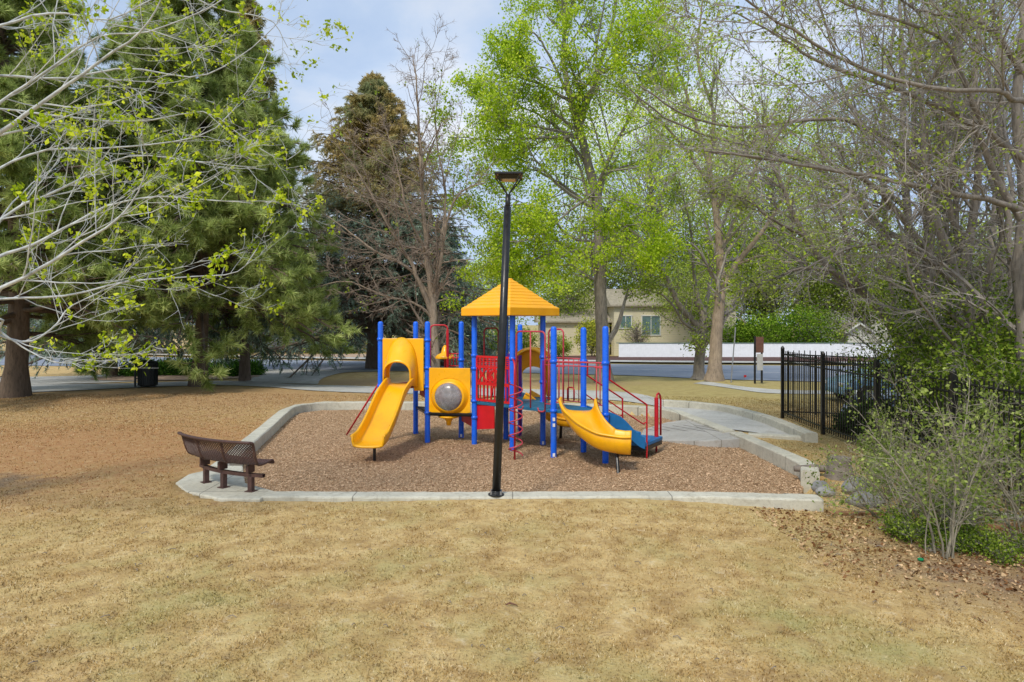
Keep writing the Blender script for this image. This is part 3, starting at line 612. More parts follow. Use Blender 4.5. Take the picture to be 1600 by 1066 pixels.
lim = [([b3, px(1094, 550, 34), px(1100, 500, 34), px(1090, 470, 34)], .30, .2),
       ([px(1096, 515, 34), px(1060, 475, 34), px(1040, 430, 34), px(1010, 395, 33.8), px(960, 352, 33.5), px(930, 345, 33.5)], .17, .04),
       ([px(1094, 490, 34), px(1085, 430, 34), px(1080, 360, 34), px(1060, 280, 34)], .13, .03),
       ([px(1098, 500, 34), px(1110, 440, 35), px(1120, 380, 35), px(1150, 300, 35)], .13, .03),
       ([px(1096, 520, 34), px(1070, 505, 33), px(1040, 465, 32.5), px(1000, 450, 32)], .10, .02)]
decid('street_tree', 'forked tree just left of the thick pale trunk with a long limb leaning left', tuple(b3), lim, cb, BARKG, TWIG, SPARSE)

# --- thicket of bare trees on the right behind the fence
bgr = 'bare trees behind the black fence'
cfgR = dict(flare=1.3, levels=[LV(17, t0=.12, ang=.75, lf=.42, rf=.42, w=.12, up=.03, m=9, k=5, lmax=3.4, minr=.010, taper=.4),
                    LV(9, t0=.15, ang=.75, lf=.5, rf=.5, w=.16, up=.0, m=7, k=3, minr=.007, leaf=(.5, 7, .12, .06)),
                    LV(6, t0=.15, ang=.8, lf=.55, rf=.65, w=.2, m=5, k=3, minr=.0045, lmax=.85, leaf=(.14, 5, .08, .05), keep=lambda S: S[:, 0] > .18*S[:, 1])])
def rtree(label, bx, by, Y, pts, Y1, r, extra=()):
    b = px(bx, by, Y); b[2] = float(H(b[0], b[1])); L0 = [([b]+P3(pts, Y, Y1), r, .04)]
    for e_pts, ya, yb, rr in extra: L0.append((P3(e_pts, ya, yb), rr, .012))
    return decid('bare_tree', label, tuple(b), L0, cfgR, BARKG, TWIG, SPARSE, bgr)
rtree('leftmost leaning bare trunk of the thicket behind the black fence', 1442, 640, 17.5, [(1425, 560), (1397, 520), (1360, 466), (1302, 424), (1258, 370), (1228, 305), (1200, 240)], 16.5, .16,
      [([(1360, 466), (1330, 420), (1320, 350), (1290, 270), (1275, 180)], 17, 16, .07), ([(1302, 424), (1250, 420), (1200, 440), (1150, 455)], 16.8, 16, .05), ([(1258, 370), (1210, 345), (1160, 310), (1090, 300)], 16.6, 15.5, .05)])
rtree('straight dark trunk beside the leaning one in the thicket at right', 1432, 650, 18.5, [(1425, 560), (1420, 450), (1418, 340), (1412, 240), (1410, 120), (1405, -30)], 18.5, .19,
      [([(1418, 330), (1380, 290), (1350, 230), (1330, 130)], 18.5, 17.5, .09), ([(1418, 380), (1370, 350), (1330, 300), (1250, 250), (1150, 225), (1050, 190), (985, 140)], 18.4, 15.5, .09), ([(1412, 240), (1460, 160), (1480, 60), (1500, -40)], 18.5, 18, .08)])
rtree('thick mossy trunk whose crown spreads over the iron fence', 1470, 690, 15.5, [(1466, 600), (1458, 480), (1452, 380), (1470, 260), (1490, 120), (1500, -60)], 15.5, .20,
      [([(1455, 400), (1400, 330), (1340, 275), (1240, 255), (1150, 242), (1080, 236)], 15.3, 13, .08), ([(1454, 360), (1430, 260), (1380, 215), (1320, 188), (1240, 190), (1150, 198), (1060, 175), (1000, 135)], 15.4, 12.8, .08)])
rtree('grey trunk with a fork high up among the thicket', 1505, 690, 15, [(1500, 600), (1498, 500), (1510, 400), (1530, 280), (1520, 160), (1540, -40)], 14.5, .17,
      [([(1510, 400), (1480, 300), (1470, 200), (1440, 100), (1400, -30)], 15, 14, .08)])
rtree('pale crooked trunk leaning left of the big climbing shrub', 1566, 680, 13.5, [(1545, 590), (1530, 530), (1500, 450), (1475, 380), (1450, 300), (1440, 160), (1420, 30)], 13.5, .15,
      [([(1500, 450), (1440, 400), (1380, 380), (1310, 395), (1240, 430)], 13.5, 12, .06)])
rtree('rightmost tall trunk with long limbs crossing over the lawn', 1610, 700, 12, [(1605, 560), (1596, 420), (1600, 300), (1590, 160), (1600, 20), (1600, -120)], 12, .19,
      [([(1600, 330), (1540, 311), (1480, 300), (1420, 287), (1340, 272), (1240, 256), (1180, 246), (1100, 236)], 12, 10, .06),
       ([(1640, 180), (1600, 158), (1580, 156), (1560, 141), (1475, 141), (1370, 116), (1300, 84), (1230, 42), (1180, 12), (1130, -30)], 11.5, 9, .055),
       ([(1600, 350), (1550, 265), (1520, 195), (1450, 160), (1350, 122), (1270, 92), (1220, 58), (1150, 20)], 12, 11, .07),
       ([(1600, 120), (1560, 60), (1520, 30), (1450, 20), (1370, -20)], 12, 10.5, .06),
       ([(1600, 250), (1540, 200), (1500, 110), (1470, 60), (1400, 30), (1330, 10), (1270, -30)], 11.6, 10.3, .055)])
rtree('slim trunk standing furthest back in the thicket at right', 1532, 640, 20, [(1536, 540), (1548, 420), (1556, 300), (1560, 160), (1565, -20)], 20, .17,
      [([(1556, 300), (1520, 220), (1500, 100)], 20, 19, .08)])

for i_, (bx_s, by_s, Y_s, tx_, r_s, lb_) in enumerate([(1452, 668, 16.5, 1440, .09, 'slim upright stem just right of the leaning trunk'), (1486, 670, 16.2, 1478, .11, 'slim upright stem between the mossy and forked trunks'), (1520, 675, 15.8, 1505, .10, 'slim upright stem right of the forked trunk'), (1548, 672, 16, 1560, .10, 'slim upright stem left of the pale crooked trunk base'), (1588, 690, 14.2, 1575, .10, 'slim upright stem near the right edge of the thicket'), (1412, 655, 18.2, 1392, .08, 'slim upright stem at the left end of the thicket')]):
    rtree(lb_, bx_s, by_s, Y_s, [(bx_s+8*math.sin(i_), by_s-120), (tx_+10*math.sin(i_*2+1), by_s-300), (tx_-12, by_s-460), (tx_+10*math.sin(i_*3), by_s-620)], Y_s-.4, r_s)

# --- leafy masses (each shrub a thing: stems + foliage)
def shrub(name, label, base, h, rad, nst, mat, leaf_n=2.5, size=.07, spread=.6, barkm=TWIG, minr=.004, group=None, lean=(0, 0), rr=.012, cat='shrub', clump=.09, per=9, up=.03, base_r=.15, sub=(9, 5)):
    root = empty(name, base, label, cat, group); base = np.array(base, float); gb = Geo(); gl = Geo()
    az = rng.uniform(0, 2*np.pi, nst); sp = rng.uniform(.05, spread, nst); D = np.stack([np.cos(az)*sp+lean[0], np.sin(az)*sp+lean[1], np.ones(nst)], 1)
    S = base+np.stack([np.cos(az), np.sin(az), 0*az], 1)*rng.uniform(0, base_r, (nst, 1)); L = h*rng.uniform(.6, 1.05, nst)
    P, R = grow(S, D, L, rr*rng.uniform(.45, 1.5, nst), 10, .12, up, .3, .16); gb.tubes(P, R, 5)
    S, D, L2, R2 = kids(P, R, L, sub[0], .15, 1, .7, rad/h*.8, .5, minr=minr); P2, R2 = grow(S, D, L2, R2, 6, .13, .01, .4); gb.tubes(P2, R2, 3)
    S, D, L3, R3 = kids(P2, R2, L2, sub[1], .1, 1, .8, .5, .7, minr=minr*.8); P3_, R3 = grow(S, D, L3, R3, 4, .15, .01, .5); gb.tubes(P3_, R3, 3)
    attach_leaves(gl, P2, leaf_n, per, clump, size, t0=.1); attach_leaves(gl, P3_, leaf_n*.5, per, clump, size, t0=.1)
    gb.build('stems', barkm, root, False, False); gl.build('foliage', mat, root); return root
G = lambda x, y: (x, y, float(H(x, y)))
for (x_, y_, h_, r_, ns_, lf_, sp_, ln, lb) in [
    (5.0, 7.9, 2.3, 1.1, 12, .7, .5, (.02, .05), 'twiggy young shrub with narrow green leaves nearest the lawn in front of the fence'),
    (5.4, 8.9, .9, .9, 24, .5, 1.3, (0, 0), 'low grey tangle of dead stems behind the foot of the young shrub'),
    (6.3, 8.5, 2.2, 1.2, 11, .6, .55, (-.1, 0), 'loose shrub arching over the lawn at the right edge'),
    (6.1, 10.7, 1.3, .9, 16, .9, .8, (-.05, 0), 'straggly stems beside the rocks at the curb end'),
    (6.75, 11.9, 1.9, 1.0, 8, 1.0, .6, (-.2, 0), 'sparse sapling stems leaning over the end of the path'),
    (6.8, 10.0, 2.2, 1.1, 11, .7, .5, (-.05, 0), 'leafy tangle against the front of the iron fence'),
    (6.1, 9.5, 1.0, .9, 20, .6, 1.0, (0, 0), 'low olive tangle between the curb end and the timber edging'),
    (5.35, 9.75, 1.15, 1.1, 13, .5, 1.1, (-.15, 0), 'sprawling grey twigs reaching over the end of the front curb'),
    (7.0, 8.4, 2.6, 1.0, 9, .6, .45, (-.12, 0), 'tall slender stems rising at the extreme right edge')]:
    shrub('shrub', lb, G(x_, y_), h_, r_, ns_, SHRUBL, lf_, .045, sp_*1.25, per=6, base_r=.3, barkm=TWIGS, clump=.07, lean=ln, rr=.011, minr=.003, sub=(7, 4))
for i, (x_, y_, h_, r_, lb) in enumerate([(8.6, 11.4, 3.4, 1.5, 'leafy undergrowth against the fence at the right edge'), (9.0, 13.6, 3.2, 1.5, 'leafy undergrowth between the crooked trunk and the fence'), (10.0, 16.2, 4.0, 1.8, 'tall undergrowth among the thicket trunks'), (8.3, 9.6, 2.3, 1.2, 'low undergrowth nearest the camera behind the fence'), (11.4, 14.2, 4.6, 2.0, 'highest undergrowth mass behind the rightmost trunk'), (12.5, 19.5, 4.6, 2.1, 'far undergrowth behind the slim trunk')]):
    shrub('undergrowth_shrub', lb, G(x_, y_), h_*1.0, r_, 18, IVY, 2.0, .065, .5, per=9, clump=.16, group='undergrowth behind the black fence')
for i, (x_, y_, h_, lb) in enumerate([(8.3, 16.2, .7, 'dark low hedge shrub nearest the fence corner'), (9.1, 16.9, 1.0, 'dark low hedge shrub right of the car front'), (9.9, 15.8, 1.1, 'dark low hedge shrub at the base of the thicket')]):
    shrub('hedge_shrub', lb, G(x_, y_), h_*.5, .7, 18, DARKL, 3, .075, 1.0, per=12, clump=.1, group='dark hedge shrubs behind the fence')
for i, (x_, y_, lb) in enumerate([(5.3, 8.7, 'low green weeds left of the shrub'), (6.9, 7.3, 'low green weeds at the right of the shrub base'), (5.6, 8.1, 'low weeds in the leaf litter between the two front shrubs'), (7.6, 8.8, 'low weeds by the timber edging')]):
    shrub('weed_clump', lb, G(x_, y_), 0.22, .3, 26, IVY, .9, .03, 1.5, per=6, clump=.06, rr=.004, minr=.0025, base_r=.5, group='weeds on the right slope', cat='weeds')
# ground juniper on the island and yard shrubs beyond the street
JUN = leafmat('juniper_leaves', (.05, .14, .02), (.16, .34, .05), .2)
for x_, y_, r_, lb in [(-19.2, 36.2, 1.3, 'low bright green juniper left of the bin on the mulch island'), (-17.2, 36.4, 1.2, 'low green juniper behind the trash bin'), (-14.9, 36.6, 1.0, 'low juniper right of the bin'), ]:
    shrub('juniper_shrub', lb, G(x_, y_), .55, r_, 40, JUN, 3, .09, 1.7, per=8, clump=.1, base_r=1.0, group='junipers on the mulch island')
def farmass(name, label, x, y, h, rad, mat, nl=5000, size=.22, trunk=.15, shape='round', low=.25, group=None, cat='tree', clumps=120):
    z0 = float(H(x, y)); root = empty(name, (x, y, z0), label, cat, group); gb = Geo(); gl = Geo()
    nc = clumps; C = norm(rng.normal(size=(nc, 3)))*rng.uniform(.35, 1, (nc, 1))**.6; zc = (C[:, 2]*.5+.5)
    wid = np.ones(nc) if shape == 'round' else 1.15-zc
    if shape == 'cone': wid = 1.15-zc
    Cw = np.stack([x+C[:, 0]*rad*wid, y+C[:, 1]*rad*wid, z0+h*(low+(1-low)*zc)], 1)
    m_ = 6; tt = np.linspace(0, 1, m_)[None, :, None]; k = np.arange(nc); S = np.stack([np.full(nc, x), np.full(nc, y), z0+(Cw[:, 2]-z0)*rng.uniform(.45, .9, nc)], 1)
    P = S[:, None, :]*(1-tt)+Cw[:, None, :]*tt; P[:, 1:-1] += rng.normal(0, rad*.05, (nc, m_-2, 3)); gb.tubes(P, np.tile(np.linspace(trunk*.16, .010, m_), (nc, 1)), 4)
    T = np.array([[x, y, z0-.1], [x+.05, y, z0+h*.3], [x, y+.05, z0+h*.6], [x, y, z0+h*.9]]); gb.tubes(T[None], np.array([[trunk*1.3, trunk, trunk*.6, trunk*.15]]), 8)
    per = max(1, nl//nc); ct = rng.uniform(.15, .85, nc); cr = rad*.2*rng.uniform(.6, 1.5, nc)
    pp = np.repeat(Cw, per, 0)+rng.normal(0, 1, (nc*per, 3))*np.repeat(cr, per)[:, None]*np.array([1, 1, .7]); pp[:, 2] = np.maximum(pp[:, 2], z0+.03)
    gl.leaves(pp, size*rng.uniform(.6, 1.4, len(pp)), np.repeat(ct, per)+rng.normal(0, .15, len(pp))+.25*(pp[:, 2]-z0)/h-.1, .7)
    gb.build('trunk', BARKG, root, False, False); gl.build('crown', mat, root); return root
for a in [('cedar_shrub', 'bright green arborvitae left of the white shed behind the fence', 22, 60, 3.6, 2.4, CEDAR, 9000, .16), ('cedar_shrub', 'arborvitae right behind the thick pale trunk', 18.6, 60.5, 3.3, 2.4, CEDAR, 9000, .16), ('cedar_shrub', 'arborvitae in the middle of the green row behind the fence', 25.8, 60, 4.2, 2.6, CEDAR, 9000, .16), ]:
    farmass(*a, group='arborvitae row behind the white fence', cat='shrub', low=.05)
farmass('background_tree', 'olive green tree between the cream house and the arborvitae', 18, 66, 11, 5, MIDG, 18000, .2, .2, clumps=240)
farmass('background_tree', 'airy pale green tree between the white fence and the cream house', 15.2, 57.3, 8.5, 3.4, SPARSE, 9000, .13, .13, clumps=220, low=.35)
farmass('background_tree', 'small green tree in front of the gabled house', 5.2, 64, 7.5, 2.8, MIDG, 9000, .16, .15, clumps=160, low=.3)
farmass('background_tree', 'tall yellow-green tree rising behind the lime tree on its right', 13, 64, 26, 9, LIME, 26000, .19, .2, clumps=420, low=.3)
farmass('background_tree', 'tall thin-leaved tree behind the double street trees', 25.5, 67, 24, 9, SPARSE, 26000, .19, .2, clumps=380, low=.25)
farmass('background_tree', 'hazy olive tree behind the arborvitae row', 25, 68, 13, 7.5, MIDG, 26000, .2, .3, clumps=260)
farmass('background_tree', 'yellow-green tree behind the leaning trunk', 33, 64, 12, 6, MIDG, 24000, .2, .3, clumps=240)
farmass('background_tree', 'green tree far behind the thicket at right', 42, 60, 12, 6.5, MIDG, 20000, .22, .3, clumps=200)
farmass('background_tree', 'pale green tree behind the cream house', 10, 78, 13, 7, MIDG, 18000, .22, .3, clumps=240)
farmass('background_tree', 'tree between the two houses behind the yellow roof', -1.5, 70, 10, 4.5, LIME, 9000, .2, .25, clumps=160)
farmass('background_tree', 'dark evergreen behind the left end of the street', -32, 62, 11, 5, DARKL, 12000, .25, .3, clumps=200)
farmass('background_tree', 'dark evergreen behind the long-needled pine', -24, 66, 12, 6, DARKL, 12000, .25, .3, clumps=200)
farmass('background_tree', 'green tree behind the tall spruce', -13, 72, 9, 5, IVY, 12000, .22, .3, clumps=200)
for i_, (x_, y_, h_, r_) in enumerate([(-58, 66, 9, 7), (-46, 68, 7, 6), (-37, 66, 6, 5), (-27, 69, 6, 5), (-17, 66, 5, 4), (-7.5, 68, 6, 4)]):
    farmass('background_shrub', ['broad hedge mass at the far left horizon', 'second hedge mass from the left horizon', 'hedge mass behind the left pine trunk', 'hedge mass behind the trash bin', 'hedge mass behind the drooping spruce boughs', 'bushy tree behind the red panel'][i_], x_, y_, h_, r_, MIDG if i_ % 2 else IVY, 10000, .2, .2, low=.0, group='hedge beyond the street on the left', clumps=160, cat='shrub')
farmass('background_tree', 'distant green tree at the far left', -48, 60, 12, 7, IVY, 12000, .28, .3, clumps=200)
farmass('forsythia_shrub', 'yellow-green forsythia at the garage corner', 6.6, 56.5, 3.1, 1.3, leafmat('forsythia', (.25, .32, .03), (.60, .58, .08), .3), 5000, .13, .05, cat='shrub', low=.05)
farmass('yard_shrub', 'small pale shrub in the yard seen through the right railing', 3.8, 56, 2.0, 1.0, SPARSE, 3000, .12, .05, cat='shrub', low=.05)
farmass('yard_shrub', 'round dark shrub behind the roof posts', .6, 57, 2.6, 1.5, IVY, 4000, .13, .05, cat='shrub', low=.05)
farmass('yard_shrub', 'green shrub seen between lamp post and red panel', -2.2, 57, 2.4, 1.6, CEDAR, 4000, .13, .05, cat='shrub', low=.05)
farmass('yard_shrub', 'low shrub left of the red panel across the street', -5.4, 57, 1.8, 1.6, CEDAR, 3500, .13, .05, cat='shrub', low=.05)
farmass('yard_tree', 'small leafless yard tree before the cream house window', 10.6, 58, 3.2, 1.6, SPARSE, 500, .12, .12, low=.35)

# ================================================================== BUILDINGS AND FENCES BEYOND THE STREET
def siding(name, c):
    m, nt, N, L = new_mat(name); pos = geo_pos(nt); s = N.new('ShaderNodeSeparateXYZ'); L.new(pos, s.inputs[0])
    f = mth(nt, 'FRACT', mth(nt, 'MULTIPLY', s.outputs[2], 5.0)); col = ramp(nt, f, [(0, tuple(x*.6 for x in c)), (.14, c), (1, tuple(x*.95 for x in c))])
    col = mixrgb(nt, col, tuple(x*.8 for x in c), ramp(nt, noise(nt, pos, 1.2, 4), [(.4, 0.0), (.7, .6)])); principled(nt, col, .75, f, .4, .02); return m
CREAM = siding('cream_siding', (.66, .60, .42)); WHITES = siding('white_siding', (.62, .62, .58)); GREYS = siding('grey_siding', (.35, .36, .40))
ROOFG = simple('roof_shingle', (.34, .30, .23), .9, .3, 5, .6, 25); ROOFB = simple('brown_shingle', (.17, .13, .13), .9, .3, 5, .6, 25)
GLASS = simple('window_glass', (.10, .17, .16), .08, .3, 1.5); TRIM = simple('white_trim', (.65, .66, .62), .6, .08, 5)
def house(name, label, x0, x1, y0, depth, zb, hw, hr, wallm, roofm, wins=(), gable='front', over=.4, door=None):
    root = empty(name, ((x0+x1)/2, y0, zb), label, 'house'); cx = (x0+x1)/2; y1 = y0+depth; zt = zb+hw; w = M()
    if gable == 'front':
        w.add([(x0, y0, zb), (x1, y0, zb), (x1, y0, zt), (cx, y0, zt+hr), (x0, y0, zt), (x0, y1, zb), (x1, y1, zb), (x1, y1, zt), (cx, y1, zt+hr), (x0, y1, zt)],
              [(0, 1, 2, 3, 4), (9, 8, 7, 6, 5), (1, 6, 7, 2), (5, 0, 4, 9)]); w.build('wall', wallm, root); th = .18; r = M()
        for s in (-1, 1):
            e = x0-over if s < 0 else x1+over; k = hr/((x1-x0)/2); ze = zt-over*k
            r.add([(e, y0-over, ze), (cx, y0-over, zt+hr), (cx, y0-over, zt+hr+th), (e, y0-over, ze+th), (e, y1, ze), (cx, y1, zt+hr), (cx, y1, zt+hr+th), (e, y1, ze+th)],
                  [(0, 1, 2, 3), (7, 6, 5, 4), (3, 2, 6, 7), (0, 4, 5, 1), (0, 3, 7, 4)])
        r.build('roof', roofm, root)
        bb = M()
        for s in (-1, 1):
            e = x0-over if s < 0 else x1+over; k = hr/((x1-x0)/2); ze = zt-over*k; yb = y0-over-.03
            bb.add([(e, yb, ze), (cx, yb, zt+hr), (cx, yb, zt+hr+th), (e, yb, ze+th)], [(0, 1, 2, 3)])
        bb.build('bargeboard', TRIM, root)
    else:
        w.box((cx, (y0+y1)/2, (zb+zt)/2), (x1-x0, depth, hw)); w.build('wall', wallm, root); ym = (y0+y1)/2; th = .15
        M().add([(x0-over, y0-over, zt-.1), (x1+over, y0-over, zt-.1), (x1+over, ym, zt+hr), (x0-over, ym, zt+hr), (x0-over, y1+over, zt-.1), (x1+over, y1+over, zt-.1),
                 (x0-over, y0-over, zt-.1-th), (x1+over, y0-over, zt-.1-th), (x0-over, y1+over, zt-.1-th), (x1+over, y1+over, zt-.1-th)],
                [(0, 1, 2, 3), (3, 2, 5, 4), (6, 7, 1, 0), (8, 9, 7, 6), (4, 5, 9, 8), (0, 3, 4, 8, 6), (1, 7, 9, 5, 2)]).build('roof', roofm, root)
    for (wx, wz, ww, wh) in wins:
        f = M(); t = .08
        for dx, dz, sx, sz in ((0, wh/2, ww+2*t, t), (0, -wh/2, ww+2*t, t), (-ww/2, 0, t, wh), (ww/2, 0, t, wh), (0, 0, t*.6, wh)): f.box((wx+dx, y0-.04, wz+dz), (sx, .1, sz))
        fo = f.build('window', TRIM, root); M().box((wx, y0-.01, wz), (ww, .04, wh)).build('pane', GLASS, fo)
    return root
YH = 58
house('house', 'cream sided house behind the white fence with a wide window', 8.9, 19.5, 59.5, 9, -.1, 4.6, 1.5, CREAM, ROOFG, [(12.1, 2.6, 1.6, 1.7), (9.9, 2.9, 1.0, 1.1)], gable='side')
house('house', 'low cream garage with a grey eave beside the lime tree', 2.6, 8.7, 61, 6.5, -.1, 3.2, .9, CREAM, ROOFG, [], gable='side')
house('house', 'cream gabled house rising behind the low garage', 3.9, 11.5, 69, 8, -.1, 4.2, 2.3, CREAM, ROOFG, [])
house('house', 'white gabled house with brown roof behind the yellow play roof', -12, -3.6, 74, 9, -.1, 4.6, 3.0, WHITES, ROOFB, [(-9, 3.4, 1.2, 1.4), (-6, 3.4, 1.2, 1.4)])
house('house', 'grey sided house hidden behind the spruces on the left', -34, -20, 76, 9, -.1, 4.5, 2.6, GREYS, ROOFB, [(-30, 3, 1.5, 1.3), (-26, 3, 1.5, 1.3), (-23, 3, 1.2, 1.3)], gable='side')
house('shed', 'small white shed above the fence on the right', 29.5, 31.3, 60, 2.5, -.1, 2.2, .6, WHITES, ROOFG)
house('house', 'pale house glimpsed far behind the thicket', 36, 50, 78, 9, -.1, 5, 3, WHITES, ROOFG, [(40, 3, 1.5, 1.3), (45, 3, 1.5, 1.3)], gable='side')
# white board fence
wf = empty('board_fence', (20, 55, 0), 'long white vertical board fence with green cap across the street', 'fence'); b = M(); c = M(); pz = -.1
WB = simple('white_boards', (.84, .88, .92), .7, .06, 3, .2, 30); GC = simple('green_cap', (.12, .20, .15), .7, .1, 3)
x_ = 8.6
while x_ < 42: b.box((x_+.07, 55+random.uniform(-.004, .004), pz+.6+.07), (.136, .03, 1.2+random.uniform(-.01, .01))); x_ += .142
b.build('boards', WB, wf); c.box((25.2, 55, pz+1.30), (33.6, .12, .06)); c.build('cap_rail', GC, wf)
for k in range(12):
    p = M(); p.box((8.7+k*3.0, 55.09, pz+.6), (.1, .1, 1.25)); p.build('post', WB, wf)
# iron picket fence on the right
iron = empty('iron_fence', (7.3, 14, .1), 'black iron picket fence along the right side of the park', 'fence')
fpts = [(7.37, 18.6), (7.33, 16.1), (7.32, 13.7), (7.3, 11.3), (7.25, 8.9), (7.2, 6.5)]; ft = 1.86
for i, p in enumerate(fpts):
    z0 = float(H(*p)); M().box((p[0], p[1], z0+ft/2+.02), (.075, .075, ft+.08)).lathe([(0, .07), (.03, .05), (.05, 0)], (p[0], p[1], z0+ft+.04), k=8).build('post', BLACK, iron)
def panel(p, q_):
    m = M(); n = 22; L = math.dist(p, q_)
    for k in range(1, n):
        t = k/n; x = p[0]+(q_[0]-p[0])*t; y = p[1]+(q_[1]-p[1])*t; z0 = float(H(x, y)); m.box((x, y, z0+ft/2+.03), (.019, .019, ft-.1))
    for hz in (.18, ft-.30, ft-.12):
        za = float(H(*p))+hz; zb = float(H(*q_))+hz; m.tube([(p[0], p[1], za), (q_[0], q_[1], zb)], .018, 4)
    m.build('picket_panel', BLACK, iron)
for a, b_ in zip(fpts[:-1], fpts[1:]): panel(a, b_)
cr_ = (10.8, 18.9); M().box((cr_[0], cr_[1], float(H(*cr_))+ft/2), (.075, .075, ft+.08)).build('post', BLACK, iron); panel((7.37, 18.6), cr_)

# ================================================================== PLAY STRUCTURE
PS = empty('playground_structure', (-.1, 15.6, 0), 'blue, red and yellow climbing frame with slides on the wood chips', 'play structure')
PO = {1: (-3.1, 16.1), 2: (-2.44, 17.3), 3: (-1.98, 16.0), 4: (-1.24, 16.7), 5: (-.87, 15.8), 6: (-.145, 16.45), 7: (0.01, 15.0), 8: (.21, 17.9), 9: (.71, 15.7), 10: (.87, 14.25), 11: (1.55, 14.8), 12: (1.87, 13.66)}
TOP = {k: 2.84 for k in PO}; TOP.update({5: 3.0, 6: 3.0, 7: 3.0, 9: 3.0, 8: 2.77, 10: 2.73, 11: 2.71, 12: 2.74})
COLLAR = {1: [1.32, 2.42], 2: [1.32], 3: [.7, 1.3, 1.75, 2.4], 4: [.7, 1.9], 5: [.62, 1.0, 1.75, 2.05], 6: [.95, 2.0], 7: [.97, 2.02], 8: [.95], 9: [.97, 1.45, 2.02], 10: [.97, 2.0], 11: [.97, 1.98], 12: [.97, 2.0]}
for k, (x, y) in PO.items():
    t = TOP[k]; prof = [(.0635, -.05), (.0635, t-.05), (.058, t-.03), (.045, t-.012), (.02, t), (0, t)]
    po = M().lathe(prof, (x, y, 0), k=20).build('post', BLUE, PS, smooth=True)
    for cz in COLLAR[k]: M().lathe([(.064, -.035), (.079, -.03), (.079, .03), (.064, .035)], (x, y, cz), k=20).build('collar', BLUE, po, smooth=True)
for (x, y, z) in ((PO[10][0], PO[10][1]-.066, .80), (PO[10][0], PO[10][1]-.066, .68), (PO[10][0], PO[10][1]-.066, .06), (PO[9][0], PO[9][1]-.066, .06), (PO[4][0], PO[4][1]-.066, .06)):
    M().box((x, y, z), (.05, .006, .07)).build('sticker', STICK, PS)
def deck(poly, z, mat=TEAL, th=.07, name='deck'): return M().prism(poly, z-th, z).build(name, mat, PS, bevel=.012)
deck([PO[1], PO[3], PO[2]], 1.34, MAROON); deck([PO[3], PO[5], PO[4], PO[2]], .70, BLACK)
deck([PO[5], PO[7], PO[9], PO[6]], .995); deck([PO[7], PO[10], PO[9]], .992); deck([PO[10], PO[12], PO[11], PO[9]], .995); deck([PO[6], PO[9], (.95, 16.7), PO[8]], .99)
# --- left slide: panel, hood, chute
a, b_ = np.array(PO[1]), np.array(PO[3]); pd = norm(b_-a); pn = np.array([pd[1], -pd[0]])     # pn towards camera
def pp3(u, out, z): c = a+pd*u+pn*out; return (c[0], c[1], z)
W = float(np.linalg.norm(b_-a)); u0, u1 = .075, W-.075; uc = W*.47; hw_ = .29
m = M(); zt, zb_ = 2.44, 1.22; za = 1.66                                                     # panel with an arched opening
arch = [(uc-hw_, zb_)]+[(uc-hw_*math.cos(t), za+hw_*math.sin(t)) for t in np.linspace(0, math.pi, 15)]+[(uc+hw_, zb_)]
for off in (0, 1):
    pass
outer = [(u0, zb_)]+[(u0, za+.1)]+[(u0, zt)]+[(u0+(u1-u0)*t, zt) for t in np.linspace(.08, .92, 11)]+[(u1, zt)]+[(u1, za+.1)]+[(u1, zb_)]
n_ = len(arch)
rows = [[pp3(u, .07, z) for u, z in arch], [pp3(u, .07, z) for u, z in outer[:n_]]]
m.grid(rows); pan = m.build('slide_panel', YEL, PS, solid=.045, bevel=.01)
m = M(); rows = []
for s_, t in enumerate(np.linspace(0, 1, 9)):                                                 # hood flowing out and down from the panel
    e = t; hw = (hw_+.06*(1-e))+.02; zc_ = za+.02; out = .08+.46*e; rise = .44*(1-e)**1.2
    r_ = [pp3(uc-hw, out, zb_+.08+.1*e)]
    r_ += [pp3(uc-hw*math.cos(q), out, zc_+(hw*.92+rise)*math.sin(q)**.85-.05*e) for q in np.linspace(0, math.pi, 17)]
    r_ += [pp3(uc+hw, out, zb_+.08+.1*e)]; rows.append(r_)
m.grid(rows).build('slide_hood', YEL, PS, solid=.03, smooth=True)
def chute(name, path, wid, side, mat, n=34, lip=.03, thick=.028, fl=1.0, parent=PS):
    C = spline(path, n); T = norm(np.gradient(C, axis=0)); rows = []
    for i in range(n):
        t = i/(n-1); lat = norm(np.cross(T[i], [0, 0, 1.])); up = norm(np.cross(lat, T[i]))
        w = wid(t) if callable(wid) else wid; h = side(t) if callable(side) else side
        sec = [(-w-lip, h-.03), (-w-lip*.4, h), (-w, h-.012), (-w*(.99-.10*(1-fl)), h*.5), (-w*.93*fl, h*.14), (-w*.72*fl, .012), (-w*.35*fl, 0), (0, 0), (w*.35*fl, 0), (w*.72*fl, .012), (w*.93*fl, h*.14), (w*(.99-.10*(1-fl)), h*.5), (w, h-.012), (w+lip*.4, h), (w+lip, h-.03)]
        rows.append([tuple(C[i]+lat*u+up*v) for u, v in sec])
    return M().grid(rows).build(name, mat, parent, solid=thick, smooth=True)
s0 = pp3(uc, .02, 1.37)
chute('slide_chute', [s0, (-2.58, 15.55, 1.33), (-2.68, 15.05, 1.0), (-2.76, 14.5, .63), (-2.83, 14.0, .38), (-2.86, 13.55, .33)], lambda t: .285+.03*t, lambda t: .12+.14*min(1, t*3)-.02*t, YEL, thick=.035)
M().tube([(-2.80, 13.9, -.02), (-2.80, 13.9, .34)], .032, 12).build('slide_leg', BLACK, PS)
# left sloping bar
M().tube([(-4.14, 17.07, 0), (-3.14, 16.2, 1.4)], .022, 8).build('sloping_bar', RED, PS, smooth=True)
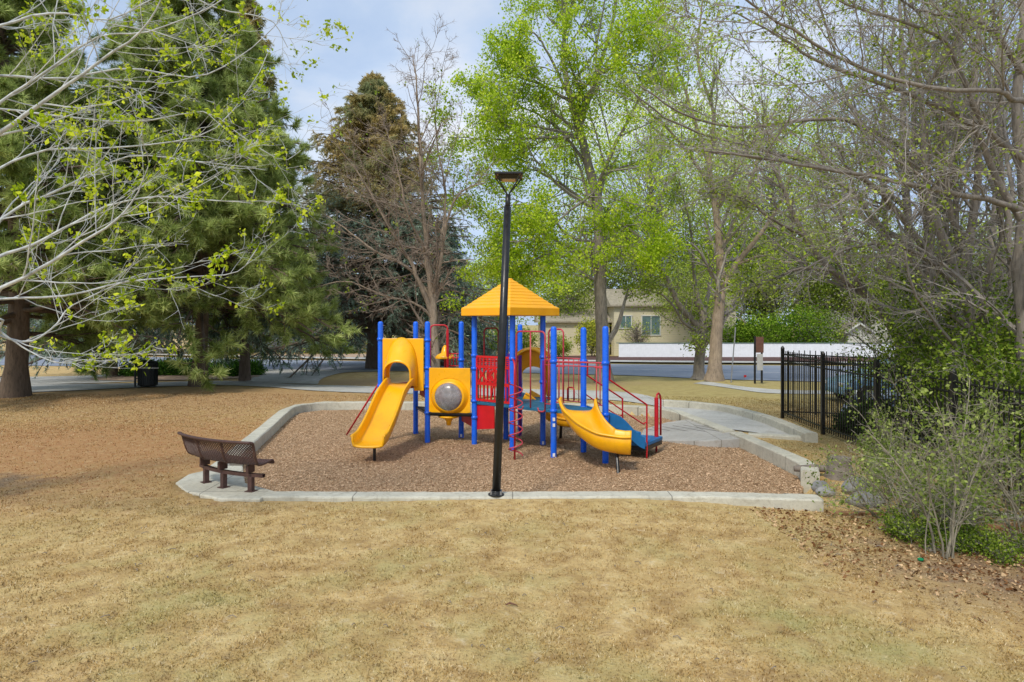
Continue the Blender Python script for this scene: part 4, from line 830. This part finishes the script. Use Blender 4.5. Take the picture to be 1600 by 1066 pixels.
# --- bubble panel
a, b_ = np.array(PO[3]), np.array(PO[5]); pd = norm(b_-a); pn = np.array([pd[1], -pd[0]]); W = float(np.linalg.norm(b_-a))
mid = a+pd*W*.49; zc_ = 1.10; K = 64; hwx, z0_, z1_ = W/2-.07, .72, 1.76; m = M()
def sq(t):
    c, s_ = math.cos(t), math.sin(t); zz = (z0_+z1_)/2-zc_; 
    ku = hwx/abs(c) if abs(c) > 1e-6 else 1e9; top = z1_-zc_; bot = zc_-z0_; kv = (top if s_ > 0 else bot)/abs(s_) if abs(s_) > 1e-6 else 1e9
    k = min(ku, kv); return c*k, s_*k
rows = []
for lev in range(6):
    r_ = []
    for i in range(K+1):
        t = 2*math.pi*i/K+math.pi/K; 
        if lev == 0: u, v = sq(t); o = .06
        else: rr_, o = [(.455, .06), (.43, .085), (.38, .15), (.345, .19), (.325, .17)][lev-1]; u, v = math.cos(t)*rr_, math.sin(t)*rr_*.93
        r_.append((*(mid+pd*u+pn*o), zc_+v))
    rows.append(r_)
bp = m.grid(rows[:2]).build('bubble_panel', YEL, PS, solid=.03, bevel=.008)
br_ = M().grid(rows[1:]).build('bubble_ring', YEL, bp, smooth=True); q_w = br_.modifiers.new('w', 'WELD'); q_w.merge_threshold = .002
M().lathe([(.33, .0), (.32, .03), (.28, .075), (.20, .115), (.10, .135), (0.001, .14)], (*(mid+pn*.155), zc_), (*pn, 0), 32).build('bubble_lens', LENS, PS, smooth=True)
m = M(); m.wallbox(a+pd*.06, b_-pd*.06, .68, .715, .10, -.06); m.build('panel_sill', BLACK, PS)
M().lathe([(0, .0), (.05, .0), (.07, .10), (.10, .15), (.24, .19), (.25, .21), (.24, .23), (0, .23)], (mid[0]-.05, mid[1]+.15, .40), k=24).build('talk_funnel', YEL, PS, smooth=True)
# yellow rooster-like toy on the rear platform
M().lathe([(.24, 0), (.25, .04), (.20, .09), (.10, .14), (.075, .25), (.045, .31), (0, .34)], (-1.66, 16.95, 1.92), k=20).build('spinner_toy', YEL, PS, smooth=True)
M().tube([(-1.66, 16.95, .7), (-1.66, 16.95, 1.92)], .03, 10).build('spinner_stem', RED, PS)
# --- red lattice panel P5-P7
a, b_ = np.array(PO[5]), np.array(PO[7]); pd = norm(b_-a); pn = np.array([pd[1], -pd[0]]); W = float(np.linalg.norm(b_-a))
def q3(u, z, o=.0): c = a+pd*u+pn*o; return (c[0], c[1], z)
m = M(); ua, ub = .08, W-.08
def bar(p, q_, w=.035, o=0.0):
    p = np.array(p); q_ = np.array(q_); d = norm(q_-p); nrm = np.array([-d[1], d[0]])*w/2; cs = [p+nrm, q_+nrm, q_-nrm, p-nrm]; v = [q3(u, z, o-.012) for u, z in cs]+[q3(u, z, o+.012) for u, z in cs]
    m.add(v, [(0, 1, 2, 3), (7, 6, 5, 4), (0, 4, 5, 1), (1, 5, 6, 2), (2, 6, 7, 3), (3, 7, 4, 0)])
bar((ua, 1.04), (ub, 1.04), .05); bar((ua, 2.03), (ub, 2.03), .05, .002); bar((ua, 1.42), (ub, 1.42), .07, .004); bar((ua, 1.80), (ub, 1.80), .045, .004)
for k in range(10): u = ua+(ub-ua)*k/9; bar((u, 1.03), (u, 2.04), .028 if 0 < k < 9 else .05, .001)
for k in range(5): zz = 1.84+k*.045; bar((ua, zz), (ub, zz), .014, .003)
for sgn in (0, 1):
    for k in range(3): 
        uu = ua+.06+k*.26; bar((uu, 1.46) if sgn else (uu+.26, 1.46), (uu+.26, 1.78) if sgn else (uu, 1.78), .035, .006+.003*sgn)
cc = ((ua+ub)/2, 1.61)
for rr_ in (.17, .11): 
    for k in range(20): t0, t1 = 2*math.pi*k/20, 2*math.pi*(k+1)/20; bar((cc[0]+rr_*math.cos(t0), cc[1]+rr_*math.sin(t0)), (cc[0]+rr_*math.cos(t1), cc[1]+rr_*math.sin(t1)), .03, .012)
bar((cc[0]-.06, 1.08), (cc[0]+.02, 1.40), .03, .008); bar((cc[0]+.25, 1.08), (cc[0]+.12, 1.40), .03, .008)
m.build('lattice_panel', REDP, PS)
m = M(); m.add([q3(.05, .93, -.05), q3(.62, .93, -.02), q3(.62, .42, -.02), q3(.05, .34, -.05)], [(0, 1, 2, 3)]); m.add([(PO[4][0], PO[4][1], .62), q3(.04, .62, -.05), q3(.04, .34, -.05), (PO[4][0], PO[4][1], .42)], [(0, 1, 2, 3)])
m.build('red_skirt_panel', REDP, PS, solid=.03)
m = M(); a1 = np.array(PO[3]); m.add([(-2.15, 16.05, 1.3), (-2.0, 16.06, 1.3), (-2.0, 16.06, 1.02), (-2.2, 16.3, 1.1)], [(0, 1, 2, 3)]); m.build('deck_skirt', MAROON, PS, solid=.03)
# --- roof (diamond set)
rc = (-.04, 15.70); m = M(); prof = [(1.12, 2.965), (1.13, 2.975), (1.13, 3.135), (1.115, 3.15)]; ns = 9; r_, z_ = 1.10, 3.15
for k in range(ns):
    r2 = r_-(1.10-.06)/ns; z2 = z_+(.66-.016*0)/ns; prof += [(r2+.008, z2-.020), (r2+.004, z2), ]; r_, z_ = r2, z2
prof += [(.03, z_+.02), (0.0, z_+.022)]
v = []; f = []
for r_, z_ in prof: v += [(rc[0]+r_, rc[1], z_), (rc[0], rc[1]+r_, z_), (rc[0]-r_, rc[1], z_), (rc[0], rc[1]-r_, z_)]
for i in range(len(prof)-1):
    for j in range(4): f.append((i*4+j, i*4+(j+1) % 4, (i+1)*4+(j+1) % 4, (i+1)*4+j))
f.append((3, 2, 1, 0)); m.add(v, f).build('roof', ORG, PS, bevel=.006)
# --- rails
def hoop(p, q_, z0, z1, r=.019, mid_bar=False, name='hoop_rail', mat=RED, rad=.1):
    p = np.array(p[:2]); q_ = np.array(q_[:2]); d = norm(q_-p); W = np.linalg.norm(q_-p); pts = [(*p, z0)]
    for t in np.linspace(0, math.pi/2, 6): pts.append((*(p+d*rad*(1-math.cos(t))), z1-rad+rad*math.sin(t)))
    for t in np.linspace(0, math.pi/2, 6): pts.append((*(q_-d*rad*(1-math.sin(t))), z1-rad+rad*math.cos(t)))
    pts.append((*q_, z0)); mm = M().tube(pts, r, 8)
    if mid_bar: c = (p+q_)/2; mm.tube([(*c, z0+.05), (*c, z1)], r*.85, 8)
    return mm.build(name, mat, PS, smooth=True)
L_ = lambda i, j, t: tuple(np.array(PO[i])*(1-t)+np.array(PO[j])*t)
hoop(L_(7, 10, .10), L_(7, 10, .80), .93, 2.62, mid_bar=True, mat=PINKR)
for t0, s in ((.10, 1), (.80, -1)):
    p = np.array(L_(7, 10, t0)); d = norm(np.array(PO[10])-np.array(PO[7])); c = [(*(p+d*.0), .98), (*(p+d*.05*s), .93), (*(p+d*.16*s), .93), (*(p+d*.20*s), 1.0)]
    M().tube(spline(c, 10), .016, 8).build('foot_loop', PINKR, PS, smooth=True)
hoop(L_(5, 6, .3), L_(5, 6, .75), 1.0, 2.68, mat=MAROON)
hoop((-2.0, 16.75), (-1.58, 16.75), 1.4, 2.75, r=.02, mat=RED); M().tube([(-1.58, 16.75, .7), (-1.58, 16.75, 2.62)], .035, 8).build('grab_post', RED, PS)
def railing(p, q_, z0, z1, n, mat=PINKR, r=.013, name='railing', double=True):
    p = np.array(p); q_ = np.array(q_); mm = M().tube([(*p, z1), (*q_, z1)], r*1.15, 8).tube([(*p, z0), (*q_, z0)], r, 8)
    if double: mm.tube([(*p, z1-.10), (*q_, z1-.10)], r, 8)
    for k in range(n): c = p+(q_-p)*((k+.5)/n); mm.tube([(*c, z0), (*c, z1)], r*.9, 6)
    return mm.build(name, mat, PS, smooth=True)
railing((-1.55, 16.8), PO[4], 1.75, 2.05, 4, RED)
railing(L_(7, 10, .80), L_(7, 10, .98), 1.1, 2.02, 1); railing(PO[10], L_(10, 12, .22), 1.15, 2.0, 3); railing(L_(10, 12, .80), PO[12], 1.15, 2.0, 3); M().tube([(*PO[10], 2.0), (*PO[12], 2.0)], .016, 8).tube([(*PO[10], 1.92), (*PO[12], 1.92)], .012, 8).build('slide_bar', PINKR, PS)
railing(L_(9, 11, .10), L_(9, 11, .95), 1.08, 2.02, 7); hoop(L_(9, 11, .15), L_(9, 11, .52), 1.05, 2.66, mat=PINKR)
hoop(L_(9, 11, .62), L_(9, 11, .78), 1.1, 1.38, r=.016, rad=.06)
railing(L_(6, 9, .1), L_(6, 9, .35), 1.05, 2.0, 3, RED); railing(L_(5, 6, .05), L_(5, 6, .95), 1.05, 2.0, 6, RED)
M().tube([(*L_(6, 7, .5), .9), (*L_(6, 7, .5), 2.1)], .04, 10).build('purple_post', PURP, PS); M().tube([(.2, 16.9, 0), (.2, 16.9, 2.0)], .045, 10).build('purple_post', PURP, PS)
M().tube([(PO[9][0]+.01, PO[9][1]-.075, 1.0), (PO[9][0]+.01, PO[9][1]-.075, 1.95)], .03, 10).build('purple_post', PURP, PS)
# --- corkscrew climber
cx, cy = .055, 14.0; h_ = [(cx+.02+.14*math.cos(t), cy+.02+.14*math.sin(t), .08+t/(2*math.pi)*.27) for t in np.linspace(0, 2*math.pi*5.6, 150)]
cl = M().tube([(cx, cy, -.02), (cx, cy, 1.75), (cx, cy+.02, 1.95), (cx-.02, cy+.2, 2.02), (0.01, 14.95, 2.02)], .02, 10).build('climber_pole', RED, PS, smooth=True)
M().tube(h_, .014, 8).build('climber_spiral', PINKR, PS, smooth=True)
M().tube([(cx, cy, 1.0), (0.05, 14.9, 1.0)], .016, 8).build('climber_bracket', RED, PS)
# --- rear orange arch and slide
a, b_ = np.array([.08, 17.25]), np.array([1.0, 16.75]); pd = norm(b_-a); pn = np.array([pd[1], -pd[0]]); W = float(np.linalg.norm(b_-a)); m = M(); inn = []; outr = []
for t in np.linspace(0, math.pi, 19):
    inn.append((W/2-(W/2-.2)*math.cos(t), 1.50+.22*math.sin(t)))
    outr.append((W/2-(W/2)*math.cos(t)*1.0, 1.92+.28*math.sin(t)))
inn = [(.16, 1.0)]+inn+[(W-.16, 1.0)]; outr = [(0, 1.0)]+outr+[(W, 1.0)]
m.grid([[(*(a+pd*u), z) for u, z in inn], [(*(a+pd*u+pn*.03), z) for u, z in outr]]); m.build('rear_slide_arch', ORG, PS, solid=.05, bevel=.01)
m = M()
for k in range(4): 
    for s in (0, 1): u = (.02+k*.05) if s == 0 else W-.02-k*.05; c = a+pd*u+pn*.05; m.tube([(*c, 1.02), (*c, 1.85)], .014, 6)
m.build('arch_ribs', ORG, PS)
M().grid([[(*(a+pd*(W*t)+pn*o), 1.88+.3*math.sin(math.pi*t)+dz) for t in np.linspace(0, 1, 15)] for o, dz in ((.0, 0), (.1, .01), (.2, -.04))]).build('arch_canopy', YEL, PS, solid=.03, smooth=True)
chute('rear_slide', [(.30, 16.55, .97), (.50, 16.5, .85), (.80, 16.4, .58), (1.15, 16.25, .40), (1.6, 16.05, .36)], .27, .2, ORG); M().tube([(1.18, 16.6, 0), (1.18, 16.35, .38)], .035, 10).build('slide_leg', BLACK, PS)
# --- right slide
def wr(t): return .36-.08*min(1, t*1.3)
def sr(t): return .29+.07*t
chute('slide_chute', [(1.38, 14.02, .99), (1.33, 13.80, .95), (1.36, 13.55, .78), (1.50, 13.28, .58), (1.74, 13.05, .42), (2.05, 12.92, .36), (2.24, 12.88, .35)], wr, sr, YEL, n=40, fl=.84, lip=.035, thick=.035)
M().tube([(1.98, 12.72, -.02), (1.98, 12.9, .34)], .033, 12).build('slide_leg', BLACK, PS)
# --- steps to the transfer platform
plat = [(2.74, 14.0), (3.28, 14.85), (2.5, 15.25), (2.02, 14.42)]; M().prism(plat, .26, .34).build('transfer_platform', STEPB, PS, bevel=.015)
M().prism([(x_*.98+.05, y_) for x_, y_ in plat], .17, .255).build('platform_frame', BLACK, PS)
st1 = [(1.93, 13.75), (2.32, 13.92), (2.02, 14.95), (1.62, 14.80)]; M().prism(st1, .70, .77).build('step', STEPB, PS, bevel=.012)
st2 = [(2.3, 13.92), (2.66, 14.05), (2.36, 15.1), (2.0, 14.95)]; M().prism(st2, .50, .56).build('step', STEPB, PS, bevel=.012)
for p_, q_ in (((1.95, 13.72), (2.72, 13.99)), ((1.62, 14.84), (2.42, 15.18))):
    m = M(); p_ = np.array(p_); q_ = np.array(q_); up_ = []; lo = []
    for t in np.linspace(0, 1, 14): c = p_+(q_-p_)*t; z = 1.04-.56*t+.045*math.sin(t*math.pi*2-.6); up_.append((*c, z)); lo.append((*c, z-.30+.06*t))
    m.grid([up_, lo]).build('step_side', STEPB, PS, solid=.04, bevel=.01)
def handrail(p0, dirx, z_off, top, base, nm='handrail'):
    p0 = np.array(p0); e = np.array(base[:2]); d = e-p0; P = lambda t, z: (*(p0+d*t), z)
    pts = [P(.0, 2.0), P(.06, 2.0), P(.10, 1.94), P(.10, 1.70), P(.13, 1.64), P(.93, 1.16), P(.99, 1.10), P(1, 1.02), P(1, base[2])]
    lo = [P(.0, 1.5), P(.02, 1.32), P(.06, 1.25), P(.85, .76), P(.93, .74), P(1, .76)]
    m = M().tube(spline(pts, 60), .018, 8).tube(spline(lo, 30), .014, 8); return m.build(nm, RED, PS, smooth=True)
handrail(PO[12], 0, 0, 0, (2.78, 14.08, -.02)); handrail(PO[11], 0, 0, 0, (2.46, 15.2, .3))
M().tube([(3.13, 14.8, -.02), (3.13, 14.8, 1.16), (3.15, 14.83, 1.25), (3.2, 14.92, 1.27), (3.25, 15.0, 1.22), (3.27, 15.02, 1.1), (3.27, 15.02, .34)], .022, 8).build('end_loop', RED, PS, smooth=True)
M().tube([(3.13, 14.8, .3), (3.13, 14.8, 1.18)], .045, 12).build('end_post', RED, PS)

# ================================================================== LAMP POST
lp = empty('lamp_post', (-.235, 10.12, .25), 'tall black lamp post leaning slightly in front of the play structure', 'street lamp')
B0 = np.array([-.235, 10.12, .25]); B1 = np.array([-.06, 10.12, 4.66]); ax_ = norm(B1-B0); pt = lambda s: B0+ax_*s
M().tube([pt(0), pt(4.28)], [.064, .054], 24).build('pole', BLACK, lp, smooth=True); M().tube([pt(4.22), pt(4.46)], .038, 20).build('neck', BLACK, lp, smooth=True)
bs = M().lathe([(0, .0), (.12, 0), (.12, .02), (.085, .035), (.075, .07), (.0, .075)], B0, ax_, 24).build('base_plate', BLACK, lp, bevel=.004)
for k in range(4): a_ = math.pi/4+k*math.pi/2; M().lathe([(0, .05), (.016, .05), (.018, .0)], (B0[0]+.1*math.cos(a_), B0[1]+.1*math.sin(a_), B0[2]+.02), k=6).build('bolt', STEEL, bs)
tp = pt(4.46); hp = tp+ax_*.28
M().box((hp[0], hp[1], hp[2]+.0), (.41, .41, .035)).build('lamp_head', BLACK, lp, bevel=.008)
M().add([(hp[0]-.155, hp[1]-.155, hp[2]-.018), (hp[0]+.155, hp[1]-.155, hp[2]-.018), (hp[0]+.155, hp[1]+.155, hp[2]-.018), (hp[0]-.155, hp[1]+.155, hp[2]-.018), (hp[0]-.115, hp[1]-.115, hp[2]-.065), (hp[0]+.115, hp[1]-.115, hp[2]-.065), (hp[0]+.115, hp[1]+.115, hp[2]-.065), (hp[0]-.115, hp[1]+.115, hp[2]-.065)],
        [(0, 1, 5, 4), (1, 2, 6, 5), (2, 3, 7, 6), (3, 0, 4, 7), (4, 5, 6, 7)]).build('lamp_housing', BLACK, lp)
M().box((hp[0], hp[1], hp[2]-.070), (.19, .19, .012)).build('lamp_lens', simple('amber_lens', (.45, .36, .22), .3), lp)
for sx in (-1, 1):
    for sy in (-1, 1): M().tube([tp-ax_*.02, tp+np.array([sx*.03, sy*.03, .03]), np.array([hp[0]+sx*.19, hp[1]+sy*.19, hp[2]-.015])], .009, 8).build('arm', BLACK, lp)

# ================================================================== BENCH
bn = empty('curved_bench', (-4.5, 10.8, .235), 'curved brown perforated metal bench with its back to the camera', 'bench')
fc = np.array([.53, .85]); fc = norm(fc); Rb = 2.4; cen = np.array([-4.50, 10.66])+fc*Rb; phi0 = math.atan2(-fc[1], -fc[0]); zb = .235
def bpnt(s, r, z): ph = phi0+s/Rb; return np.array([cen[0]+(Rb+r)*math.cos(ph), cen[1]+(Rb+r)*math.sin(ph), zb+z])   # s along, r>0 towards the back
LB = .80
seat_prof = [(-.26, .40), (-.245, .435), (-.20, .45), (-.05, .435), (.10, .435), (.17, .46), (.215, .54), (.245, .64), (.275, .75), (.30, .79), (.335, .80)]
SP = spline([(r, z, 0) for r, z in seat_prof], 60)[:, :2]
cum = np.concatenate([[0], np.cumsum(np.linalg.norm(np.diff(SP, axis=0), axis=1))]); tot = cum[-1]
def srf(s, v): return bpnt(s, np.interp(v, cum, SP[:, 0]), np.interp(v, cum, SP[:, 1]))
split_v = cum[np.argmin(np.abs(SP[:, 0]-.17))]
def lattice(v0, v1, name):
    g = Geo(); lines = []; sp = .045
    for sg in (1, -1):
        c = -LB-(v1-v0)
        while c < LB+(v1-v0):
            vs = np.linspace(v0, v1, 14); ss = c+sg*(vs-v0) if sg > 0 else c+(v1-vs)
            for i0 in range(13):
                if abs(ss[i0]) <= LB and abs(ss[i0+1]) <= LB: lines.append([srf(ss[i0], vs[i0]), (srf(ss[i0], vs[i0])+srf(ss[i0+1], vs[i0+1]))/2, srf(ss[i0+1], vs[i0+1])])
            c += sp
    g.tubes(np.array(lines), np.full((len(lines), 3), .0085), 4); return g.build(name, BENCH, bn, False, False)
seat = lattice(.02, split_v, 'seat'); back = lattice(split_v, tot-.02, 'backrest')
m = M(); m.tube([srf(s, 0) for s in np.linspace(-LB, LB, 24)], .02, 8)
for s in (-LB, -LB/3, LB/3, LB): m.tube([srf(s, v) for v in np.linspace(0, split_v, 12)], .02, 8)
m.build('seat_frame', BENCH, bn, smooth=True)
m = M(); m.tube([srf(s, tot) for s in np.linspace(-LB, LB, 24)], .024, 8)
for s in (-LB, -LB/3, LB/3, LB): m.tube([srf(s, v) for v in np.linspace(split_v, tot, 14)], .022, 8)
m.build('back_frame', BENCH, bn, smooth=True)
m = M(); rows = []
for r_, z_ in ((-.035, .225), (.035, .225), (.035, .275), (-.035, .275), (-.035, .225)): rows.append([tuple(bpnt(s, r_, z_)) for s in np.linspace(-LB*.95, LB*1.0, 20)])
m.grid(rows).build('support_beam', BENCH, bn)
for s in (-LB*.68, 0, LB*.72):
    p0, p1 = bpnt(s, .0, 0), bpnt(s, 0, .24); M().box(((p0+p1)/2), (.075, .075, .24), rz=phi0+s/Rb).box((p0[0], p0[1], p0[2]+.006), (.14, .14, .012), rz=phi0+s/Rb).build('leg', BENCH, bn, bevel=.004)
    M().box(bpnt(s, 0.02, .35), (.15, .05, .12), rz=phi0+s/Rb).build('bracket', BENCH, bn, bevel=.004)
print('bench ends', bpnt(-LB, .33, .85), bpnt(LB, .33, .85))

# ================================================================== SMALL THINGS
tbn = empty('trash_bin', (-14.9, 27.6, float(H(-14.9, 27.6))), 'black ribbed trash bin standing beside the path left of the pine trunk', 'trash bin'); bx_, by_, bz_ = tbn.location
m = M(); m.lathe([(.30, .06), (.34, .12), (.35, .9), (.37, .95)], (bx_+.18, by_, bz_), k=28)
for k in range(28): a_ = 2*math.pi*k/28; m.tube([(bx_+.18+.355*math.cos(a_), by_+.355*math.sin(a_), bz_+.1), (bx_+.18+.365*math.cos(a_), by_+.365*math.sin(a_), bz_+.93)], .012, 5)
m.build('body', DARKP, tbn); M().lathe([(.385, .95), (.39, .99), (.30, 1.06), (.16, 1.10), (.15, 1.08), (0, 1.0)], (bx_+.18, by_, bz_), k=28).build('lid', DARKP, tbn, smooth=True)
m = M().box((bx_-.33, by_, bz_+.58), (.06, .06, 1.18)).box((bx_-.2, by_, bz_+.8), (.22, .04, .05)).box((bx_-.2, by_, bz_+.35), (.22, .04, .05)); m.build('post', DARKP, tbn)
def bx(y): pass
sg = empty('park_sign', (10.7, 30.2, float(H(10.7, 30.2))), 'brown park notice board on black posts by the street', 'sign'); z0 = float(H(10.7, 30.2)); BRN = simple('brown_board', (.13, .055, .035), .6, .25, 6)
M().box((10.74, 30.2, z0+1.05), (.07, .07, 2.1)).build('post', BLACK, sg); M().box((11.1, 30.35, z0+.9), (.07, .07, 1.25*1.4)).build('post', BLACK, sg)
sb = M().box((10.95, 30.2, z0+1.72), (.34, .05, .70)).build('sign_board', BRN, sg)
M().box((10.95, 30.17, z0+.95), (.26, .03, .72)).build('notice_panel', simple('notice_white', (.40, .40, .38), .6), sg)
M().tube([(9.62, 30.0, float(H(9.6, 30))), (9.82, 30.0, 2.62)], .028, 8).build('thin_pole', STEEL)
tag(bpy.data.objects['thin_pole'], 'thin leaning grey metal pole beside the thick pale trunk', 'pole')
hy = empty('utility_flag', (11.2, 33.0, float(H(11.2, 33))), 'tiny red marker flag at the edge of the street', 'marker flag'); zf = hy.location.z
M().tube([(11.2, 33, zf), (11.2, 33, zf+.28)], .008, 6).build('stake', STEEL, hy); M().add([(11.2, 33, zf+.18), (11.33, 33.02, zf+.19), (11.33, 33.0, zf+.29), (11.2, 33, zf+.29)], [(0, 1, 2, 3)]).build('flag', RED, hy, solid=.004)
def rock(name, label, c, s, seed_):
    r = np.random.default_rng(seed_); m = M(); rows = []
    for i in range(9):
        th = math.pi*i/8; rows.append([(c[0]+s[0]*math.sin(th)*math.cos(p)*k, c[1]+s[1]*math.sin(th)*math.sin(p)*k, c[2]+s[2]*math.cos(th)*k) for p in np.linspace(0, 2*math.pi, 13) for k in [1+.14*math.sin(3*p+seed_)*math.sin(2*th)+.07*math.sin(7*p*0+5*th)]])
    o = m.grid(rows).build(name, ROCK, smooth=True, subd=1); return tag(o, label, 'rock', 'rocks at the broken curb corner')
rock('rock', 'pale rock touching the broken curb corner', (5.12, 11.35, .07), (.15, .13, .11), 1); rock('rock', 'grey rock partly hidden by leaves right of the curb corner', (5.55, 11.0, .15), (.24, .2, .17), 2)
rock('rock', 'larger grey rock under the shrub stems', (5.35, 10.35, .1), (.3, .2, .16), 3); rock('rock', 'small flat rock near the curb end', (5.0, 10.9, .1), (.16, .13, .09), 5)
sl = M().lathe([(0, .0), (.28, 0), (.24, .12), (.2, .3), (.19, .42), (0, .43)], (5.75, 12.0, .02), k=14); tag(sl.build('tree_stump', LIMBW), 'old weathered stump beyond the curb corner', 'stump')
tag(M().tube([(5.0, 12.1, .22), (5.3, 12.05, .24), (5.6, 12.1, .22), (5.9, 12.0, .2)], [.05, .07, .06, .04], 10).build('log', LIMBW, smooth=True), 'dark fallen log lying by the chipped curb', 'log')
tag(M().tube([(6.0, 9.7, .35), (6.6, 9.2, .22), (7.1, 8.9, .15), (8.2, 8.5, .12)], [.02, .035, .05, .06], 10).build('log', simple('pale_log', (.33, .33, .26), .9, .2, 6), smooth=True), 'pale fallen limb lying in front of the fence at right edge', 'log')
tag(M().box((5.0, 9.78, .04), (.9, .09, .12), rz=.02).build('edging_timber', TIMBER, bevel=.008), 'orange timber edging beside the curb end', 'timber', 'timber edging pieces')
tag(M().box((7.2, 9.0, .04), (2.8, .09, .14), rz=-.22).build('edging_timber', TIMBER, bevel=.008), 'long orange timber edging near the right edge', 'timber', 'timber edging pieces')
tag(M().lathe([(0, 0), (.03, .004), (.034, .02), (.02, .03), (0, .031)], (4.62, 7.72, float(H(4.62, 7.72))+.01), k=14).build('plastic_lid', simple('green_plastic', (.0, .20, .07), .5)), 'small bright green plastic litter under the shrub', 'litter')
tag(M().tube([(-.06, 6.30, .2), (-.02, 6.31, .215), (.05, 6.29, .20)], [.006, .011, .004], 8).build('bark_piece', simple('bark_bit', (.16, .08, .05), .9), smooth=True), 'dark brown piece of bark on the lawn', 'bark')
# parked car behind the fence
car = empty('parked_car', (13.0, 23.5, float(H(13, 23.5))), 'pale blue car parked behind the black fence', 'car'); zc = car.location.z; CP = simple('car_paint', (.20, .36, .50), .25, .05, 2, Coat_Weight=.6)
def carbody():
    prof = [(0.0, .35), (.02, .62), (.15, .74), (1.05, .92), (1.2, .95), (3.6, .98), (4.25, .95), (4.4, .7), (4.4, .35)]; rows = []
    for w, k in ((-.86, .0), (-.90, .0), (-.88, .05), (0, .09), (.88, .05), (.90, 0), (.86, 0)): pass
    m = M(); yy = [-.84, -.90, -.86, -.5, 0, .5, .86, .90, .84]
    for i, w in enumerate(yy):
        dz = [0, 0, 0, .03, .04, .03, 0, 0, 0][i]; low_ = .0 if 0 < i < 8 else .0
        rows.append([(11.0+u, 23.5+w, zc+(z if (i not in (0, 8)) else min(z, .5))+(dz if z > .6 else 0)) for u, z in prof])
    return m.grid(rows)
carbody().build('body', CP, car, smooth=True)
gp = [(1.1, .94), (1.85, 1.42), (3.2, 1.45), (4.0, .97)]
M().grid([[(11+u, 23.5+s*(.80 if z < 1.2 else .62), zc+z) for u, z in gp] for s in (-1, -.5, 0, .5, 1)]).build('windscreen', simple('car_glass', (.25, .42, .50), .06, .3, 2), car, smooth=True)
M().add([(11+u, 23.5-(.80 if z < 1.2 else .62), zc+z) for u, z in gp], [(0, 1, 2, 3)]).build('side_window', GLASS, car)
M().box((11+2.5, 23.5, zc+1.45), (1.2, 1.15, .05)).build('roof', CP, car, bevel=.02)
for u in (.8, 3.5):
    for s in (-.82, .82):
        w = M().lathe([(.0, -.1), (.22, -.1), (.32, -.09), (.33, 0), (.32, .09), (.22, .1), (0, .1)], (11+u, 23.5+s, zc+.33), (0, 1, 0), 24).build('wheel', BLACK, car, smooth=True)
        M().lathe([(0, .105), (.19, .105), (.2, .09)], (11+u, 23.5+s, zc+.33), (0, -1, 0), 20).build('rim', STEEL, w)
for s in (-.6, .6): M().box((11.04, 23.5+s, zc+.66), (.1, .3, .12)).build('headlight', STICK, car, bevel=.02)

# ================================================================== LIGHT, SKY, CAMERA
EL, AZ = math.radians(48), math.radians(205)       # azimuth clockwise from +Y: sun behind the camera, a little left
w = bpy.data.worlds.new('World'); sc.world = w; w.use_nodes = True; nt = w.node_tree; nt.nodes.clear(); N = nt.nodes; L = nt.links
sky = N.new('ShaderNodeTexSky'); sky.sky_type = 'NISHITA'; sky.sun_disc = False; sky.sun_elevation = EL; sky.sun_rotation = AZ; sky.air_density = 1.2; sky.dust_density = 1.5; sky.ozone_density = 1.0
tc = N.new('ShaderNodeTexCoord'); mp = N.new('ShaderNodeMapping'); mp.inputs['Scale'].default_value = (1, 1, 2.6); L.new(tc.outputs['Generated'], mp.inputs['Vector'])
cl1 = noise(nt, mp.outputs[0], 2.3, 7, .55, .3); cl2 = noise(nt, mp.outputs[0], 1.1, 4, .5)
cc_ = ramp(nt, cl1, [(.34, (4.2, 5.8, 8.8)), (.50, (6.0, 7.4, 9.7)), (.64, (8.8, 9.3, 10.2)), (.8, (10.4, 10.4, 10.8))])
sep = N.new('ShaderNodeSeparateXYZ'); L.new(tc.outputs['Generated'], sep.inputs[0])
mixc = mixrgb(nt, sky.outputs[0], cc_, ramp(nt, cl2, [(.25, .62), (.6, .9)]))
bg = N.new('ShaderNodeBackground'); bg.inputs['Strength'].default_value = .105; L.new(mixc, bg.inputs['Color']); o = N.new('ShaderNodeOutputWorld'); L.new(bg.outputs[0], o.inputs[0])
sun = bpy.data.lights.new('sun', 'SUN'); sun.energy = 2.8; sun.angle = math.radians(9); sun.color = (1, .93, .82); so = bpy.data.objects.new('sun', sun); COL.objects.link(so)
d = Vector((math.sin(AZ)*math.cos(EL), math.cos(AZ)*math.cos(EL), math.sin(EL))); so.rotation_euler = (-d).to_track_quat('-Z', 'Y').to_euler()
cam = bpy.data.cameras.new('camera'); co = bpy.data.objects.new('camera', cam); COL.objects.link(co); co.location = (0, 0, CH); co.rotation_euler = (math.radians(90), 0, 0)
cam.sensor_width = 36; cam.lens = 36*F/1600; cam.shift_y = -(533-HY)/1600; cam.clip_end = 3000; sc.camera = co
sc.view_settings.view_transform = 'Standard'; sc.view_settings.look = 'None'; sc.view_settings.exposure = 0; sc.view_settings.gamma = 1
sc.cycles.max_bounces = 5; sc.cycles.diffuse_bounces = 3; sc.cycles.transparent_max_bounces = 4
